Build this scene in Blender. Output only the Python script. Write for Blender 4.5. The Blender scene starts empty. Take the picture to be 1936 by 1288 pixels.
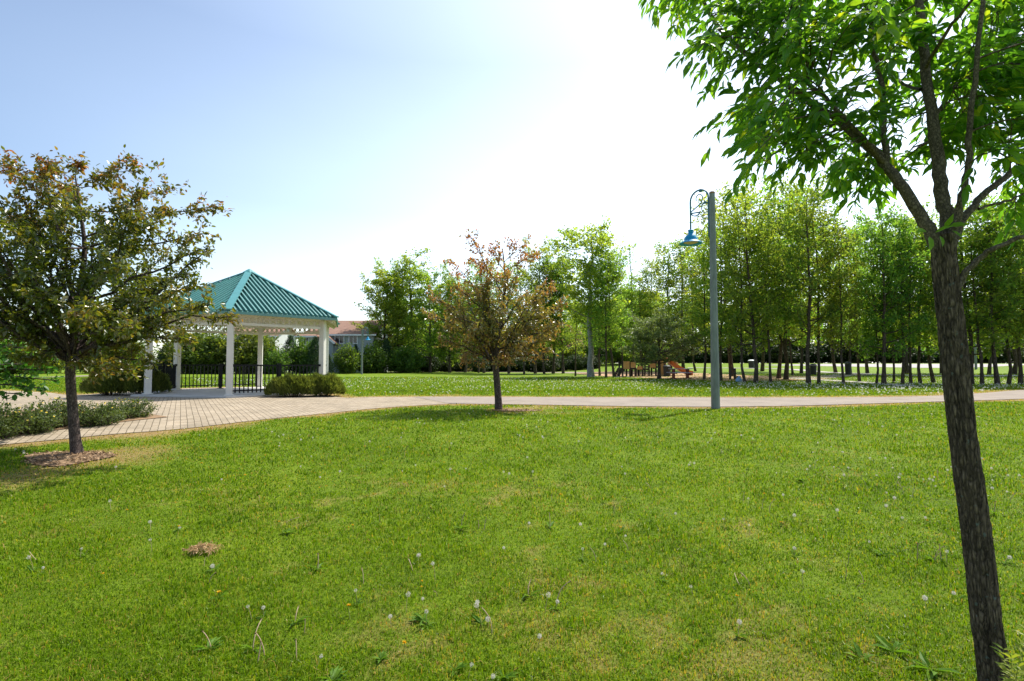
import bpy, math, random
import numpy as np
from mathutils import Vector, noise as mnoise

R = math.radians
rng = np.random.default_rng(7)
random.seed(7)
scene = bpy.context.scene
COL = scene.collection

# ------------------------------------------------------------------ camera
F = 1000.0                       # focal length in photo pixels (1936 wide)
PITCH = math.atan(44.0 / F)
EYE = 1.6
cam_d = bpy.data.cameras.new("camera")
cam_d.sensor_width = 36.0
cam_d.lens = 36.0 * F / 1936.0
cam_d.clip_start = 0.05
cam_d.clip_end = 3000
cam = bpy.data.objects.new("camera", cam_d)
cam.location = (0, 0, EYE)
cam.rotation_euler = (R(90) + PITCH, 0, 0)
COL.objects.link(cam)
scene.camera = cam

SUN_AZ, SUN_EL = R(43), R(56)    # azimuth to the right of straight ahead
SUNV = Vector((math.sin(SUN_AZ) * math.cos(SUN_EL), math.cos(SUN_AZ) * math.cos(SUN_EL), math.sin(SUN_EL)))


def sm(a, b, x):
    t = np.clip((x - a) / (b - a), 0, 1)
    return t * t * (3 - 2 * t)


def gz(x, y):
    """height of the ground"""
    x = np.asarray(x, float)
    y = np.asarray(y, float)
    z = 0.4 * sm(2.5, 12.5, y)
    ramp = 0.019 * np.clip(y - 32, 0, 68)
    z = z + ramp * sm(4, 20, x)
    return z


def g1(x, y):
    return float(gz(x, y))


def ray(px, py):
    u = (px - 968.0) / F
    v = (644.0 - py) / F
    c, s = math.cos(PITCH), math.sin(PITCH)
    return u, c - v * s, s + v * c       # x, y, z components


def at(px, py, Y):
    dx, dy, dz = ray(px, py)
    s = Y / dy
    return Vector((dx * s, Y, EYE + dz * s))


def ground(px, py):
    dx, dy, dz = ray(px, py)
    lo, hi = 0.5, 400.0
    s = 0.5
    prev = s
    while s < 400:
        if EYE + dz * s <= g1(dx * s, dy * s):
            break
        prev = s
        s *= 1.02
    a, b = prev, s
    for _ in range(30):
        m = (a + b) / 2
        if EYE + dz * m <= g1(dx * m, dy * m):
            b = m
        else:
            a = m
    return Vector((dx * b, dy * b, g1(dx * b, dy * b)))


# ------------------------------------------------------------------ mesh helpers
class MB:
    def __init__(self):
        self.v = []
        self.f = []

    def add(self, vs, fs):
        o = len(self.v)
        self.v += [tuple(p) for p in vs]
        self.f += [tuple(i + o for i in f) for f in fs]

    def box(self, c, d, rz=0.0):
        cx, cy, cz = c
        x, y, z = d[0] / 2, d[1] / 2, d[2] / 2
        cs, sn = math.cos(rz), math.sin(rz)
        vs = []
        for k in (-z, z):
            for (i, j) in ((-x, -y), (x, -y), (x, y), (-x, y)):
                vs.append((cx + i * cs - j * sn, cy + i * sn + j * cs, cz + k))
        self.add(vs, [(3, 2, 1, 0), (4, 5, 6, 7), (0, 1, 5, 4), (1, 2, 6, 5), (2, 3, 7, 6), (3, 0, 4, 7)])
        return self

    def bar(self, p0, p1, w, h, up=(0, 0, 1)):
        p0, p1 = Vector(p0), Vector(p1)
        d = (p1 - p0).normalized()
        s = d.cross(Vector(up))
        if s.length < 1e-4:
            s = d.cross(Vector((1, 0, 0)))
        s.normalize()
        n = s.cross(d).normalized()
        vs = []
        for p in (p0, p1):
            for (i, j) in ((-1, -1), (1, -1), (1, 1), (-1, 1)):
                vs.append(p + s * (i * w / 2) + n * (j * h / 2))
        self.add(vs, [(3, 2, 1, 0), (4, 5, 6, 7), (0, 1, 5, 4), (1, 2, 6, 5), (2, 3, 7, 6), (3, 0, 4, 7)])
        return self

    def tube(self, pts, rad, n=8, cap=True):
        V, Q = tube_np(pts, rad, n)
        o = len(self.v)
        self.v += [tuple(p) for p in V]
        self.f += [tuple(int(i) + o for i in q) for q in Q]
        if cap:
            k = len(V)
            self.f.append(tuple(o + i for i in range(n - 1, -1, -1)))
            self.f.append(tuple(o + k - n + i for i in range(n)))
        return self

    def lathe(self, prof, c, n=24):
        """prof: list of (r, z)"""
        cx, cy, cz = c
        vs = []
        for r, z in prof:
            for i in range(n):
                a = 2 * math.pi * i / n
                vs.append((cx + r * math.cos(a), cy + r * math.sin(a), cz + z))
        fs = []
        for k in range(len(prof) - 1):
            for i in range(n):
                j = (i + 1) % n
                fs.append((k * n + i, k * n + j, (k + 1) * n + j, (k + 1) * n + i))
        self.add(vs, fs)
        return self

    def poly(self, pts):
        self.add(pts, [tuple(range(len(pts)))])
        return self

    def prism(self, pts, d):
        """closed polygon pts extruded by vector d"""
        n = len(pts)
        d = Vector(d)
        vs = [Vector(p) for p in pts] + [Vector(p) + d for p in pts]
        fs = [tuple(range(n - 1, -1, -1)), tuple(range(n, 2 * n))]
        for i in range(n):
            j = (i + 1) % n
            fs.append((i, j, n + j, n + i))
        self.add(vs, fs)
        return self

    def mesh(self, name, off=(0, 0, 0)):
        me = bpy.data.meshes.new(name)
        ox, oy, oz = off
        me.from_pydata([(x - ox, y - oy, z - oz) for x, y, z in self.v], [], self.f)
        me.update()
        return me


def tube_np(pts, rad, n=6):
    P = np.array([tuple(p) for p in pts], float)
    m = len(P)
    r = np.full(m, rad, float) if np.isscalar(rad) else np.asarray(rad, float)
    T = np.gradient(P, axis=0)
    T /= np.linalg.norm(T, axis=1)[:, None] + 1e-9
    ref = np.array([1.0, 0, 0]) if abs(T[0, 0]) < 0.8 else np.array([0, 1.0, 0])
    N = np.zeros_like(P)
    a = ref - T[0] * ref.dot(T[0])
    N[0] = a / np.linalg.norm(a)
    for i in range(1, m):
        a = N[i - 1] - T[i] * N[i - 1].dot(T[i])
        N[i] = a / (np.linalg.norm(a) + 1e-9)
    B = np.cross(T, N)
    ang = np.arange(n) * 2 * np.pi / n
    V = P[:, None] + r[:, None, None] * (np.cos(ang)[None, :, None] * N[:, None] + np.sin(ang)[None, :, None] * B[:, None])
    V = V.reshape(-1, 3)
    i = np.arange(m - 1)[:, None] * n
    j = np.arange(n)[None, :]
    j2 = (j + 1) % n
    Q = np.stack([i + j, i + j2, i + n + j2, i + n + j], -1).reshape(-1, 4)
    return V, Q


def np_mesh(name, V, Fc, attrs=None, smooth=False):
    V = np.asarray(V, np.float32)
    Fc = np.asarray(Fc, np.int32)
    me = bpy.data.meshes.new(name)
    k = Fc.shape[1]
    me.vertices.add(len(V))
    me.vertices.foreach_set("co", V.ravel())
    me.loops.add(Fc.size)
    me.loops.foreach_set("vertex_index", Fc.ravel())
    me.polygons.add(len(Fc))
    me.polygons.foreach_set("loop_start", np.arange(len(Fc), dtype=np.int32) * k)
    me.update(calc_edges=True)
    if attrs:
        for nm, arr in attrs.items():
            a = me.attributes.new(nm, 'FLOAT', 'POINT')
            a.data.foreach_set("value", np.asarray(arr, np.float32).ravel())
    me.polygons.foreach_set("use_smooth", np.full(len(Fc), smooth, dtype=bool))
    me.validate()
    return me


def link(name, me, mat=None, parent=None):
    o = bpy.data.objects.new(name, me)
    if mat is not None and me is not None and len(me.materials) == 0:
        me.materials.append(mat)
    COL.objects.link(o)
    if parent is not None:
        o.parent = parent
    return o


def root_off(p):
    while p.parent is not None:
        p = p.parent
    return tuple(p.location)


def obj(name, mb, mat, parent=None, smooth=False, bevel=0.0):
    """one mesh object; geometry is given in world space"""
    off = root_off(parent) if parent is not None else (0, 0, 0)
    me = mb.mesh(name, off)
    if smooth:
        me.polygons.foreach_set("use_smooth", np.full(len(me.polygons), True, dtype=bool))
    o = link(name, me, mat, parent)
    if bevel:
        b = o.modifiers.new("bevel", 'BEVEL')
        b.width = bevel
        b.segments = 2
        b.limit_method = 'ANGLE'
    return o


def tag(o, label=None, cat=None, group=None, kind=None):
    if label:
        o["label"] = label
    if cat:
        o["category"] = cat
    if group:
        o["group"] = group
    if kind:
        o["kind"] = kind
    return o


def thing(name, loc, label, cat, group=None):
    o = bpy.data.objects.new(name, None)
    o.empty_display_size = 0.2
    o.location = loc
    COL.objects.link(o)
    return tag(o, label, cat, group)


def copy_tree(o, parent=None):
    c = o.copy()
    COL.objects.link(c)
    c.parent = parent
    for ch in [x for x in o.children]:
        copy_tree(ch, c)
    return c


# ------------------------------------------------------------------ materials
def new_mat(name):
    m = bpy.data.materials.new(name)
    m.use_nodes = True
    nt = m.node_tree
    nt.nodes.clear()
    out = nt.nodes.new("ShaderNodeOutputMaterial")
    return m, nt, out


def lk(nt, a, b):
    nt.links.new(a, b)


def ramp_node(nt, cols, pos=None):
    r = nt.nodes.new("ShaderNodeValToRGB")
    e = r.color_ramp.elements
    n = len(cols)
    pos = pos or [i / (n - 1) for i in range(n)]
    e[0].position, e[0].color = pos[0], (*cols[0], 1)
    e[1].position, e[1].color = pos[-1], (*cols[-1], 1)
    for p, c in zip(pos[1:-1], cols[1:-1]):
        x = e.new(p)
        x.color = (*c, 1)
    return r


def solid(name, col, rough=0.6, metal=0.0, spec=0.4, nscale=0.0, namt=0.25, bump=0.0, bscale=40.0, stretch=(1, 1, 1)):
    """painted / plain surface with some wear in its colour and a little bump"""
    m, nt, out = new_mat(name)
    b = nt.nodes.new("ShaderNodeBsdfPrincipled")
    b.inputs["Roughness"].default_value = rough
    b.inputs["Metallic"].default_value = metal
    b.inputs["Specular IOR Level"].default_value = spec
    b.inputs["Base Color"].default_value = (*col, 1)
    lk(nt, b.outputs[0], out.inputs[0])
    if nscale or bump:
        tc = nt.nodes.new("ShaderNodeTexCoord")
        mp = nt.nodes.new("ShaderNodeMapping")
        mp.inputs["Scale"].default_value = stretch
        lk(nt, tc.outputs["Object"], mp.inputs[0])
    if nscale:
        n = nt.nodes.new("ShaderNodeTexNoise")
        n.inputs["Scale"].default_value = nscale
        n.inputs["Detail"].default_value = 6
        n.inputs["Roughness"].default_value = 0.65
        lk(nt, mp.outputs[0], n.inputs["Vector"])
        lo = tuple(c * (1 - namt) for c in col)
        hi = tuple(min(1, c * (1 + namt)) for c in col)
        r = ramp_node(nt, [lo, col, hi], [0.3, 0.5, 0.7])
        lk(nt, n.outputs["Fac"], r.inputs[0])
        lk(nt, r.outputs[0], b.inputs["Base Color"])
    if bump:
        n2 = nt.nodes.new("ShaderNodeTexNoise")
        n2.inputs["Scale"].default_value = bscale
        n2.inputs["Detail"].default_value = 4
        lk(nt, mp.outputs[0], n2.inputs["Vector"])
        bp = nt.nodes.new("ShaderNodeBump")
        bp.inputs["Strength"].default_value = bump
        bp.inputs["Distance"].default_value = 0.02
        lk(nt, n2.outputs["Fac"], bp.inputs["Height"])
        lk(nt, bp.outputs[0], b.inputs["Normal"])
    return m


def leaf_mat(name, cols, pos=None, transl=0.45, gloss=0.35, rough=0.45, tmul=1.5, objvar=0.0, tcol=None):
    """leaf: colour from each leaf's own 'rnd', reflecting and letting light through"""
    m, nt, out = new_mat(name)
    at_ = nt.nodes.new("ShaderNodeAttribute")
    at_.attribute_name = "rnd"
    r = ramp_node(nt, cols, pos)
    lk(nt, at_.outputs["Fac"], r.inputs[0])
    src = r.outputs[0]
    if objvar:
        oi = nt.nodes.new("ShaderNodeObjectInfo")
        mr = nt.nodes.new("ShaderNodeMapRange")
        mr.inputs["To Min"].default_value = 0.5 - objvar * 0.12
        mr.inputs["To Max"].default_value = 0.5 + objvar * 0.06
        lk(nt, oi.outputs["Random"], mr.inputs["Value"])
        mv = nt.nodes.new("ShaderNodeMapRange")
        mv.inputs["To Min"].default_value = 1 - objvar * 0.55
        mv.inputs["To Max"].default_value = 1 + objvar * 0.5
        ml = nt.nodes.new("ShaderNodeMath")
        ml.operation = 'MULTIPLY'
        ml.inputs[1].default_value = 7.31
        fr = nt.nodes.new("ShaderNodeMath")
        fr.operation = 'FRACT'
        lk(nt, oi.outputs["Random"], ml.inputs[0])
        lk(nt, ml.outputs[0], fr.inputs[0])
        lk(nt, fr.outputs[0], mv.inputs["Value"])
        hs = nt.nodes.new("ShaderNodeHueSaturation")
        lk(nt, mr.outputs[0], hs.inputs["Hue"])
        lk(nt, mv.outputs[0], hs.inputs["Value"])
        lk(nt, src, hs.inputs["Color"])
        src = hs.outputs[0]
    b = nt.nodes.new("ShaderNodeBsdfPrincipled")
    b.inputs["Roughness"].default_value = rough
    b.inputs["Specular IOR Level"].default_value = gloss
    lk(nt, src, b.inputs["Base Color"])
    t = nt.nodes.new("ShaderNodeBsdfTranslucent")
    mu = nt.nodes.new("ShaderNodeMix")
    mu.data_type = 'RGBA'
    mu.blend_type = 'MULTIPLY'
    mu.inputs[0].default_value = 1
    tc = tcol or (tmul * 1.25, tmul * 1.2, tmul * 0.5)
    mu.inputs[7].default_value = (*tc, 1)
    lk(nt, src, mu.inputs[6])
    lk(nt, mu.outputs[2], t.inputs["Color"])
    mx = nt.nodes.new("ShaderNodeMixShader")
    mx.inputs[0].default_value = transl
    lk(nt, b.outputs[0], mx.inputs[1])
    lk(nt, t.outputs[0], mx.inputs[2])
    lk(nt, mx.outputs[0], out.inputs[0])
    return m


def bark_mat(name, dark, light, scale=18, stretch=0.18, bump=1.0, lichen=None, dist=0.02):
    m, nt, out = new_mat(name)
    tc = nt.nodes.new("ShaderNodeTexCoord")
    mp = nt.nodes.new("ShaderNodeMapping")
    mp.inputs["Scale"].default_value = (1, 1, stretch)
    lk(nt, tc.outputs["Object"], mp.inputs[0])
    n = nt.nodes.new("ShaderNodeTexNoise")
    n.inputs["Scale"].default_value = scale
    n.inputs["Detail"].default_value = 8
    n.inputs["Roughness"].default_value = 0.7
    n.inputs["Distortion"].default_value = 0.6
    lk(nt, mp.outputs[0], n.inputs["Vector"])
    vo = nt.nodes.new("ShaderNodeTexVoronoi")
    vo.feature = 'DISTANCE_TO_EDGE'
    vo.inputs["Scale"].default_value = scale * 1.6
    mp2 = nt.nodes.new("ShaderNodeMapping")
    mp2.inputs["Scale"].default_value = (1, 1, stretch * 1.4)
    ad = nt.nodes.new("ShaderNodeVectorMath")
    ad.operation = 'MULTIPLY_ADD'
    ad.inputs[1].default_value = (0.05, 0.05, 0.05)
    lk(nt, n.outputs["Color"], ad.inputs[0])
    lk(nt, tc.outputs["Object"], ad.inputs[2])
    lk(nt, ad.outputs[0], mp2.inputs[0])
    lk(nt, mp2.outputs[0], vo.inputs["Vector"])
    mul = nt.nodes.new("ShaderNodeMath")
    mul.operation = 'MULTIPLY_ADD'
    mul.use_clamp = True
    mul.inputs[1].default_value = 1.6
    lk(nt, vo.outputs["Distance"], mul.inputs[0])
    s2 = nt.nodes.new("ShaderNodeMath")
    s2.operation = 'MULTIPLY_ADD'
    s2.inputs[1].default_value = 0.9
    s2.inputs[2].default_value = -0.22
    lk(nt, n.outputs["Fac"], s2.inputs[0])
    lk(nt, s2.outputs[0], mul.inputs[2])
    mid = tuple((a + b_) / 2 for a, b_ in zip(dark, light))
    r = ramp_node(nt, [dark, mid, light], [0.1, 0.45, 0.85])
    lk(nt, mul.outputs[0], r.inputs[0])
    b = nt.nodes.new("ShaderNodeBsdfPrincipled")
    b.inputs["Roughness"].default_value = 0.9
    b.inputs["Specular IOR Level"].default_value = 0.15
    src = r.outputs[0]
    if lichen:
        n3 = nt.nodes.new("ShaderNodeTexNoise")
        n3.inputs["Scale"].default_value = 28
        n3.inputs["Detail"].default_value = 3
        lk(nt, tc.outputs["Object"], n3.inputs["Vector"])
        r3 = ramp_node(nt, [(0, 0, 0), (1, 1, 1)], [0.66, 0.72])
        lk(nt, n3.outputs["Fac"], r3.inputs[0])
        mx = nt.nodes.new("ShaderNodeMix")
        mx.data_type = 'RGBA'
        mx.inputs[7].default_value = (*lichen, 1)
        lk(nt, r3.outputs[0], mx.inputs[0])
        lk(nt, src, mx.inputs[6])
        src = mx.outputs[2]
    lk(nt, src, b.inputs["Base Color"])
    bp = nt.nodes.new("ShaderNodeBump")
    bp.inputs["Strength"].default_value = bump
    bp.inputs["Distance"].default_value = dist
    lk(nt, mul.outputs[0], bp.inputs["Height"])
    lk(nt, bp.outputs[0], b.inputs["Normal"])
    lk(nt, b.outputs[0], out.inputs[0])
    return m


M = {}
M['bark_ash'] = bark_mat("ash_bark", (0.007, 0.005, 0.004), (0.33, 0.25, 0.18), 40, 0.17, 1.0, (0.22, 0.26, 0.23))
M['bark_limb'] = bark_mat("ash_limb_bark", (0.03, 0.024, 0.018), (0.21, 0.17, 0.125), 44, 0.5, 0.6, None, 0.006)
M['bark_crab'] = bark_mat("crabapple_bark", (0.018, 0.013, 0.012), (0.16, 0.12, 0.105), 22, 0.3, 0.8, None, 0.012)
M['bark_grove'] = bark_mat("grove_bark", (0.025, 0.018, 0.013), (0.13, 0.10, 0.075), 9, 0.2, 0.8)
M['bark_pale'] = bark_mat("pale_bark", (0.13, 0.125, 0.115), (0.34, 0.33, 0.31), 9, 0.3, 0.6)
M['leaf_ash'] = leaf_mat("ash_leaves", [(0.020, 0.085, 0.016), (0.032, 0.115, 0.018), (0.055, 0.15, 0.018), (0.12, 0.2, 0.02)],
                         [0, 0.4, 0.85, 1.0], 0.56, 0.35, 0.38, 1.5, tcol=(5.6, 3.6, 0.8))
M['leaf_crab'] = leaf_mat("crabapple_leaves", [(0.055, 0.092, 0.015), (0.10, 0.128, 0.021), (0.155, 0.122, 0.03), (0.24, 0.09, 0.033)],
                          [0, 0.5, 0.82, 1.0], 0.44, 0.8, 0.28, 1.3, tcol=(2.2, 1.9, 0.6))
M['leaf_bronze'] = leaf_mat("bronze_leaves", [(0.10, 0.15, 0.03), (0.17, 0.168, 0.045), (0.26, 0.155, 0.06), (0.34, 0.125, 0.062)],
                            [0, 0.4, 0.8, 1.0], 0.46, 0.8, 0.28, 1.3, tcol=(1.9, 1.6, 0.65))
M['leaf_grove'] = leaf_mat("grove_leaves", [(0.058, 0.128, 0.030), (0.098, 0.172, 0.038), (0.155, 0.225, 0.050)],
                           None, 0.60, 0.25, 0.5, 1.5, objvar=0.34, tcol=(3.2, 2.85, 0.9))
M['leaf_dark'] = leaf_mat("dark_leaves", [(0.08, 0.13, 0.045), (0.13, 0.18, 0.07), (0.20, 0.25, 0.10)], None, 0.45, 0.4, 0.4, 1.2)
M['leaf_shrub'] = leaf_mat("shrub_leaves", [(0.05, 0.105, 0.018), (0.085, 0.15, 0.025), (0.14, 0.2, 0.035)], None, 0.48, 0.3, 0.5, 1.4, objvar=0.35)
M['needle'] = leaf_mat("spruce_needles", [(0.02, 0.055, 0.02), (0.035, 0.08, 0.028), (0.06, 0.11, 0.045)], None, 0.15, 0.25, 0.5, 1.2, objvar=0.3)
M['yew'] = leaf_mat("yew_needles", [(0.07, 0.10, 0.02), (0.13, 0.165, 0.035), (0.24, 0.26, 0.07)], None, 0.45, 0.35, 0.45, 1.3)
M['potentilla'] = leaf_mat("cinquefoil_leaves", [(0.05, 0.085, 0.022), (0.085, 0.125, 0.035), (0.14, 0.18, 0.06)], None, 0.35, 0.3, 0.5, 1.3)
M['leaf_bright'] = leaf_mat("bright_leaves", [(0.03, 0.10, 0.015), (0.05, 0.15, 0.02), (0.09, 0.2, 0.03)], None, 0.45, 0.4, 0.4, 1.4)
M['leaf_sprout'] = leaf_mat("sprout_leaves", [(0.16, 0.22, 0.025), (0.25, 0.30, 0.04), (0.32, 0.34, 0.06)], None, 0.4, 0.4, 0.4, 1.3)
M['weed'] = leaf_mat("weed_leaves", [(0.07, 0.15, 0.014), (0.10, 0.20, 0.018), (0.15, 0.25, 0.026)], None, 0.4, 0.12, 0.5, 1.3)
M['grass'] = leaf_mat("grass_blades", [(0.034, 0.075, 0.002), (0.098, 0.186, 0.004), (0.165, 0.260, 0.008), (0.23, 0.285, 0.03), (0.40, 0.30, 0.09), (0.34, 0.18, 0.06)],
                      [0, 0.3, 0.62, 0.76, 0.9, 1.0], 0.42, 0.10, 0.33, 1.3, tcol=(1.65, 1.65, 0.3))
M['petal_yellow'] = solid("yellow_petals", (0.78, 0.52, 0.015), 0.6)
M['fluff'] = leaf_mat("dandelion_fluff", [(0.66, 0.62, 0.57), (0.80, 0.77, 0.72)], None, 0.45, 0.1, 0.8, 1.0, tcol=(1, 1, 1))
M['stalk'] = solid("dandelion_stalk", (0.44, 0.31, 0.20), 0.5)
M['stalk_green'] = solid("green_stalk", (0.17, 0.20, 0.05), 0.5)
M['core'] = solid("seed_core", (0.16, 0.10, 0.05), 0.8)
M['straw'] = leaf_mat("dry_straw", [(0.36, 0.22, 0.10), (0.52, 0.35, 0.18), (0.62, 0.46, 0.26)], None, 0.15, 0.3, 0.6, 1.0, tcol=(1, 1, .8))

M['teal'] = solid("teal_roof_paint", (0.055, 0.195, 0.175), 0.40, 0.0, 0.8, 2.5, 0.12)
M['teal_cap'] = solid("teal_hip_paint", (0.055, 0.22, 0.22), 0.4, 0.0, 0.5, 2.5, 0.10)
M['cream'] = solid("cream_paint", (0.66, 0.63, 0.58), 0.5, 0.0, 0.4, 3.0, 0.07, 0.05, 60)
M['cream_warm'] = solid("warm_cream_paint", (0.62, 0.58, 0.51), 0.55, 0.0, 0.4, 3.0, 0.08)
M['black_metal'] = solid("black_metal", (0.006, 0.006, 0.007), 0.5, 0.0, 0.2)
M['concrete'] = solid("concrete", (0.52, 0.50, 0.47), 0.85, 0, 0.2, 1.5, 0.12, 0.15, 80)
M['pole'] = solid("lamp_pole_concrete", (0.185, 0.205, 0.20), 0.75, 0, 0.3, 6.0, 0.28, 0.35, 90, (1, 1, 0.35))
M['lamp_blue'] = solid("lamp_blue_paint", (0.004, 0.24, 0.46), 0.5, 0, 0.25, 6, 0.15)
M['lamp_arm'] = solid("lamp_arm_paint", (0.035, 0.15, 0.20), 0.4, 0, 0.5, 10, 0.2)
M['lamp_in'] = solid("lamp_lens", (0.42, 0.34, 0.17), 0.35)
M['rust'] = solid("rusty_cap", (0.25, 0.12, 0.05), 0.8)

M['roof_brown'] = solid("brown_shingles", (0.27, 0.165, 0.125), 0.9, 0, 0.1, 1.2, 0.15, 0.5, 14, (1, 1, 3))
M['siding'] = solid("grey_siding", (0.34, 0.37, 0.37), 0.7, 0, 0.3, 0.8, 0.06)
M['siding_pale'] = solid("pale_siding", (0.55, 0.56, 0.55), 0.7, 0, 0.3, 0.8, 0.06)
M['white'] = solid("white_paint", (0.75, 0.75, 0.74), 0.5)
M['glass'] = solid("dark_glass", (0.02, 0.025, 0.03), 0.06, 0, 0.6)
M['fence_wood'] = solid("dark_fence_wood", (0.035, 0.028, 0.022), 0.85, 0, 0.2, 3, 0.3)
M['orange'] = solid("orange_plastic", (0.48, 0.13, 0.025), 0.4, 0, 0.5, 3, 0.12)
M['tan'] = solid("tan_panel", (0.47, 0.28, 0.11), 0.55, 0, 0.4, 4, 0.1)
M['brown_post'] = solid("dark_brown_post", (0.022, 0.018, 0.015), 0.5)
M['red_frame'] = solid("dark_red_paint", (0.17, 0.022, 0.02), 0.45)
M['table_top'] = solid("blue_grey_planks", (0.30, 0.34, 0.48), 0.5, 0, 0.4, 8, 0.25)
M['bin'] = solid("dark_bin_plastic", (0.02, 0.022, 0.022), 0.5)
M['bag'] = solid("pale_blue_plastic", (0.26, 0.42, 0.66), 0.45, 0, 0.5, 14, 0.2)
M['car_dark'] = solid("dark_car_paint", (0.02, 0.022, 0.028), 0.2, 0.0, 0.6)
M['car_silver'] = solid("silver_car_paint", (0.30, 0.31, 0.33), 0.25, 0.4, 0.6)
M['tyre'] = solid("tyre_rubber", (0.015, 0.015, 0.015), 0.8)
M['rim'] = solid("wheel_rim", (0.4, 0.4, 0.41), 0.35, 0.8)


def mat_ground():
    """soil + short turf, tan where the 'dry' attribute of the ground says the turf is dry"""
    m, nt, out = new_mat("turf")
    tc = nt.nodes.new("ShaderNodeTexCoord")
    b = nt.nodes.new("ShaderNodeBsdfPrincipled")
    b.inputs["Roughness"].default_value = 0.85
    b.inputs["Specular IOR Level"].default_value = 0.15
    n1 = nt.nodes.new("ShaderNodeTexNoise")
    n1.inputs["Scale"].default_value = 0.55
    n1.inputs["Detail"].default_value = 8
    n1.inputs["Roughness"].default_value = 0.6
    lk(nt, tc.outputs["Object"], n1.inputs["Vector"])
    r1 = ramp_node(nt, [(0.088, 0.145, 0.004), (0.125, 0.196, 0.005), (0.170, 0.235, 0.009)], [0.3, 0.5, 0.72])
    lk(nt, n1.outputs["Fac"], r1.inputs[0])
    n2 = nt.nodes.new("ShaderNodeTexNoise")
    n2.inputs["Scale"].default_value = 26
    n2.inputs["Detail"].default_value = 6
    n2.inputs["Roughness"].default_value = 0.75
    lk(nt, tc.outputs["Object"], n2.inputs["Vector"])
    r2 = ramp_node(nt, [(0.42, 0.42, 0.42), (1.0, 1.0, 1.0), (1.5, 1.45, 1.3)], [0.3, 0.5, 0.72])
    lk(nt, n2.outputs["Fac"], r2.inputs[0])
    mu = nt.nodes.new("ShaderNodeMix")
    mu.data_type = 'RGBA'
    mu.blend_type = 'MULTIPLY'
    mu.inputs[0].default_value = 1
    lk(nt, r1.outputs[0], mu.inputs[6])
    lk(nt, r2.outputs[0], mu.inputs[7])
    a = nt.nodes.new("ShaderNodeAttribute")
    a.attribute_name = "dry"
    ad = nt.nodes.new("ShaderNodeMath")
    ad.operation = 'MULTIPLY_ADD'
    ad.inputs[1].default_value = 1.3
    n3 = nt.nodes.new("ShaderNodeTexNoise")
    n3.inputs["Scale"].default_value = 5
    n3.inputs["Detail"].default_value = 6
    lk(nt, tc.outputs["Object"], n3.inputs["Vector"])
    s3 = nt.nodes.new("ShaderNodeMath")
    s3.operation = 'MULTIPLY_ADD'
    s3.inputs[1].default_value = 1.2
    s3.inputs[2].default_value = -0.72
    lk(nt, n3.outputs["Fac"], s3.inputs[0])
    lk(nt, a.outputs["Fac"], ad.inputs[0])
    lk(nt, s3.outputs[0], ad.inputs[2])
    cl = nt.nodes.new("ShaderNodeClamp")
    lk(nt, ad.outputs[0], cl.inputs[0])
    mx = nt.nodes.new("ShaderNodeMix")
    mx.data_type = 'RGBA'
    dr = ramp_node(nt, [(0.16, 0.09, 0.035), (0.30, 0.20, 0.075), (0.42, 0.31, 0.14)], [0.3, 0.5, 0.7])
    lk(nt, n2.outputs["Fac"], dr.inputs[0])
    lk(nt, cl.outputs[0], mx.inputs[0])
    lk(nt, mu.outputs[2], mx.inputs[6])
    lk(nt, dr.outputs[0], mx.inputs[7])
    lk(nt, mx.outputs[2], b.inputs["Base Color"])
    bp = nt.nodes.new("ShaderNodeBump")
    bp.inputs["Strength"].default_value = 0.9
    bp.inputs["Distance"].default_value = 0.05
    lk(nt, n2.outputs["Fac"], bp.inputs["Height"])
    lk(nt, bp.outputs[0], b.inputs["Normal"])
    lk(nt, b.outputs[0], out.inputs[0])
    return m


def mat_asphalt(name, c, amt=0.12):
    m, nt, out = new_mat(name)
    tc = nt.nodes.new("ShaderNodeTexCoord")
    b = nt.nodes.new("ShaderNodeBsdfPrincipled")
    b.inputs["Roughness"].default_value = 0.9
    b.inputs["Specular IOR Level"].default_value = 0.2
    n1 = nt.nodes.new("ShaderNodeTexNoise")
    n1.inputs["Scale"].default_value = 1.3
    n1.inputs["Detail"].default_value = 9
    n1.inputs["Roughness"].default_value = 0.7
    n2 = nt.nodes.new("ShaderNodeTexNoise")
    n2.inputs["Scale"].default_value = 55
    n2.inputs["Detail"].default_value = 3
    lk(nt, tc.outputs["Object"], n1.inputs["Vector"])
    lk(nt, tc.outputs["Object"], n2.inputs["Vector"])
    mixf = nt.nodes.new("ShaderNodeMath")
    mixf.operation = 'ADD'
    lk(nt, n1.outputs["Fac"], mixf.inputs[0])
    lk(nt, n2.outputs["Fac"], mixf.inputs[1])
    r = ramp_node(nt, [tuple(v * (1 - 2 * amt) for v in c), c, tuple(v * (1 + amt) for v in c)], [0.35, 0.5, 0.65])
    dv = nt.nodes.new("ShaderNodeMath")
    dv.operation = 'MULTIPLY'
    dv.inputs[1].default_value = 0.5
    lk(nt, mixf.outputs[0], dv.inputs[0])
    lk(nt, dv.outputs[0], r.inputs[0])
    lk(nt, r.outputs[0], b.inputs["Base Color"])
    bp = nt.nodes.new("ShaderNodeBump")
    bp.inputs["Strength"].default_value = 0.4
    bp.inputs["Distance"].default_value = 0.008
    lk(nt, n2.outputs["Fac"], bp.inputs["Height"])
    lk(nt, bp.outputs[0], b.inputs["Normal"])
    lk(nt, b.outputs[0], out.inputs[0])
    return m


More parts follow.
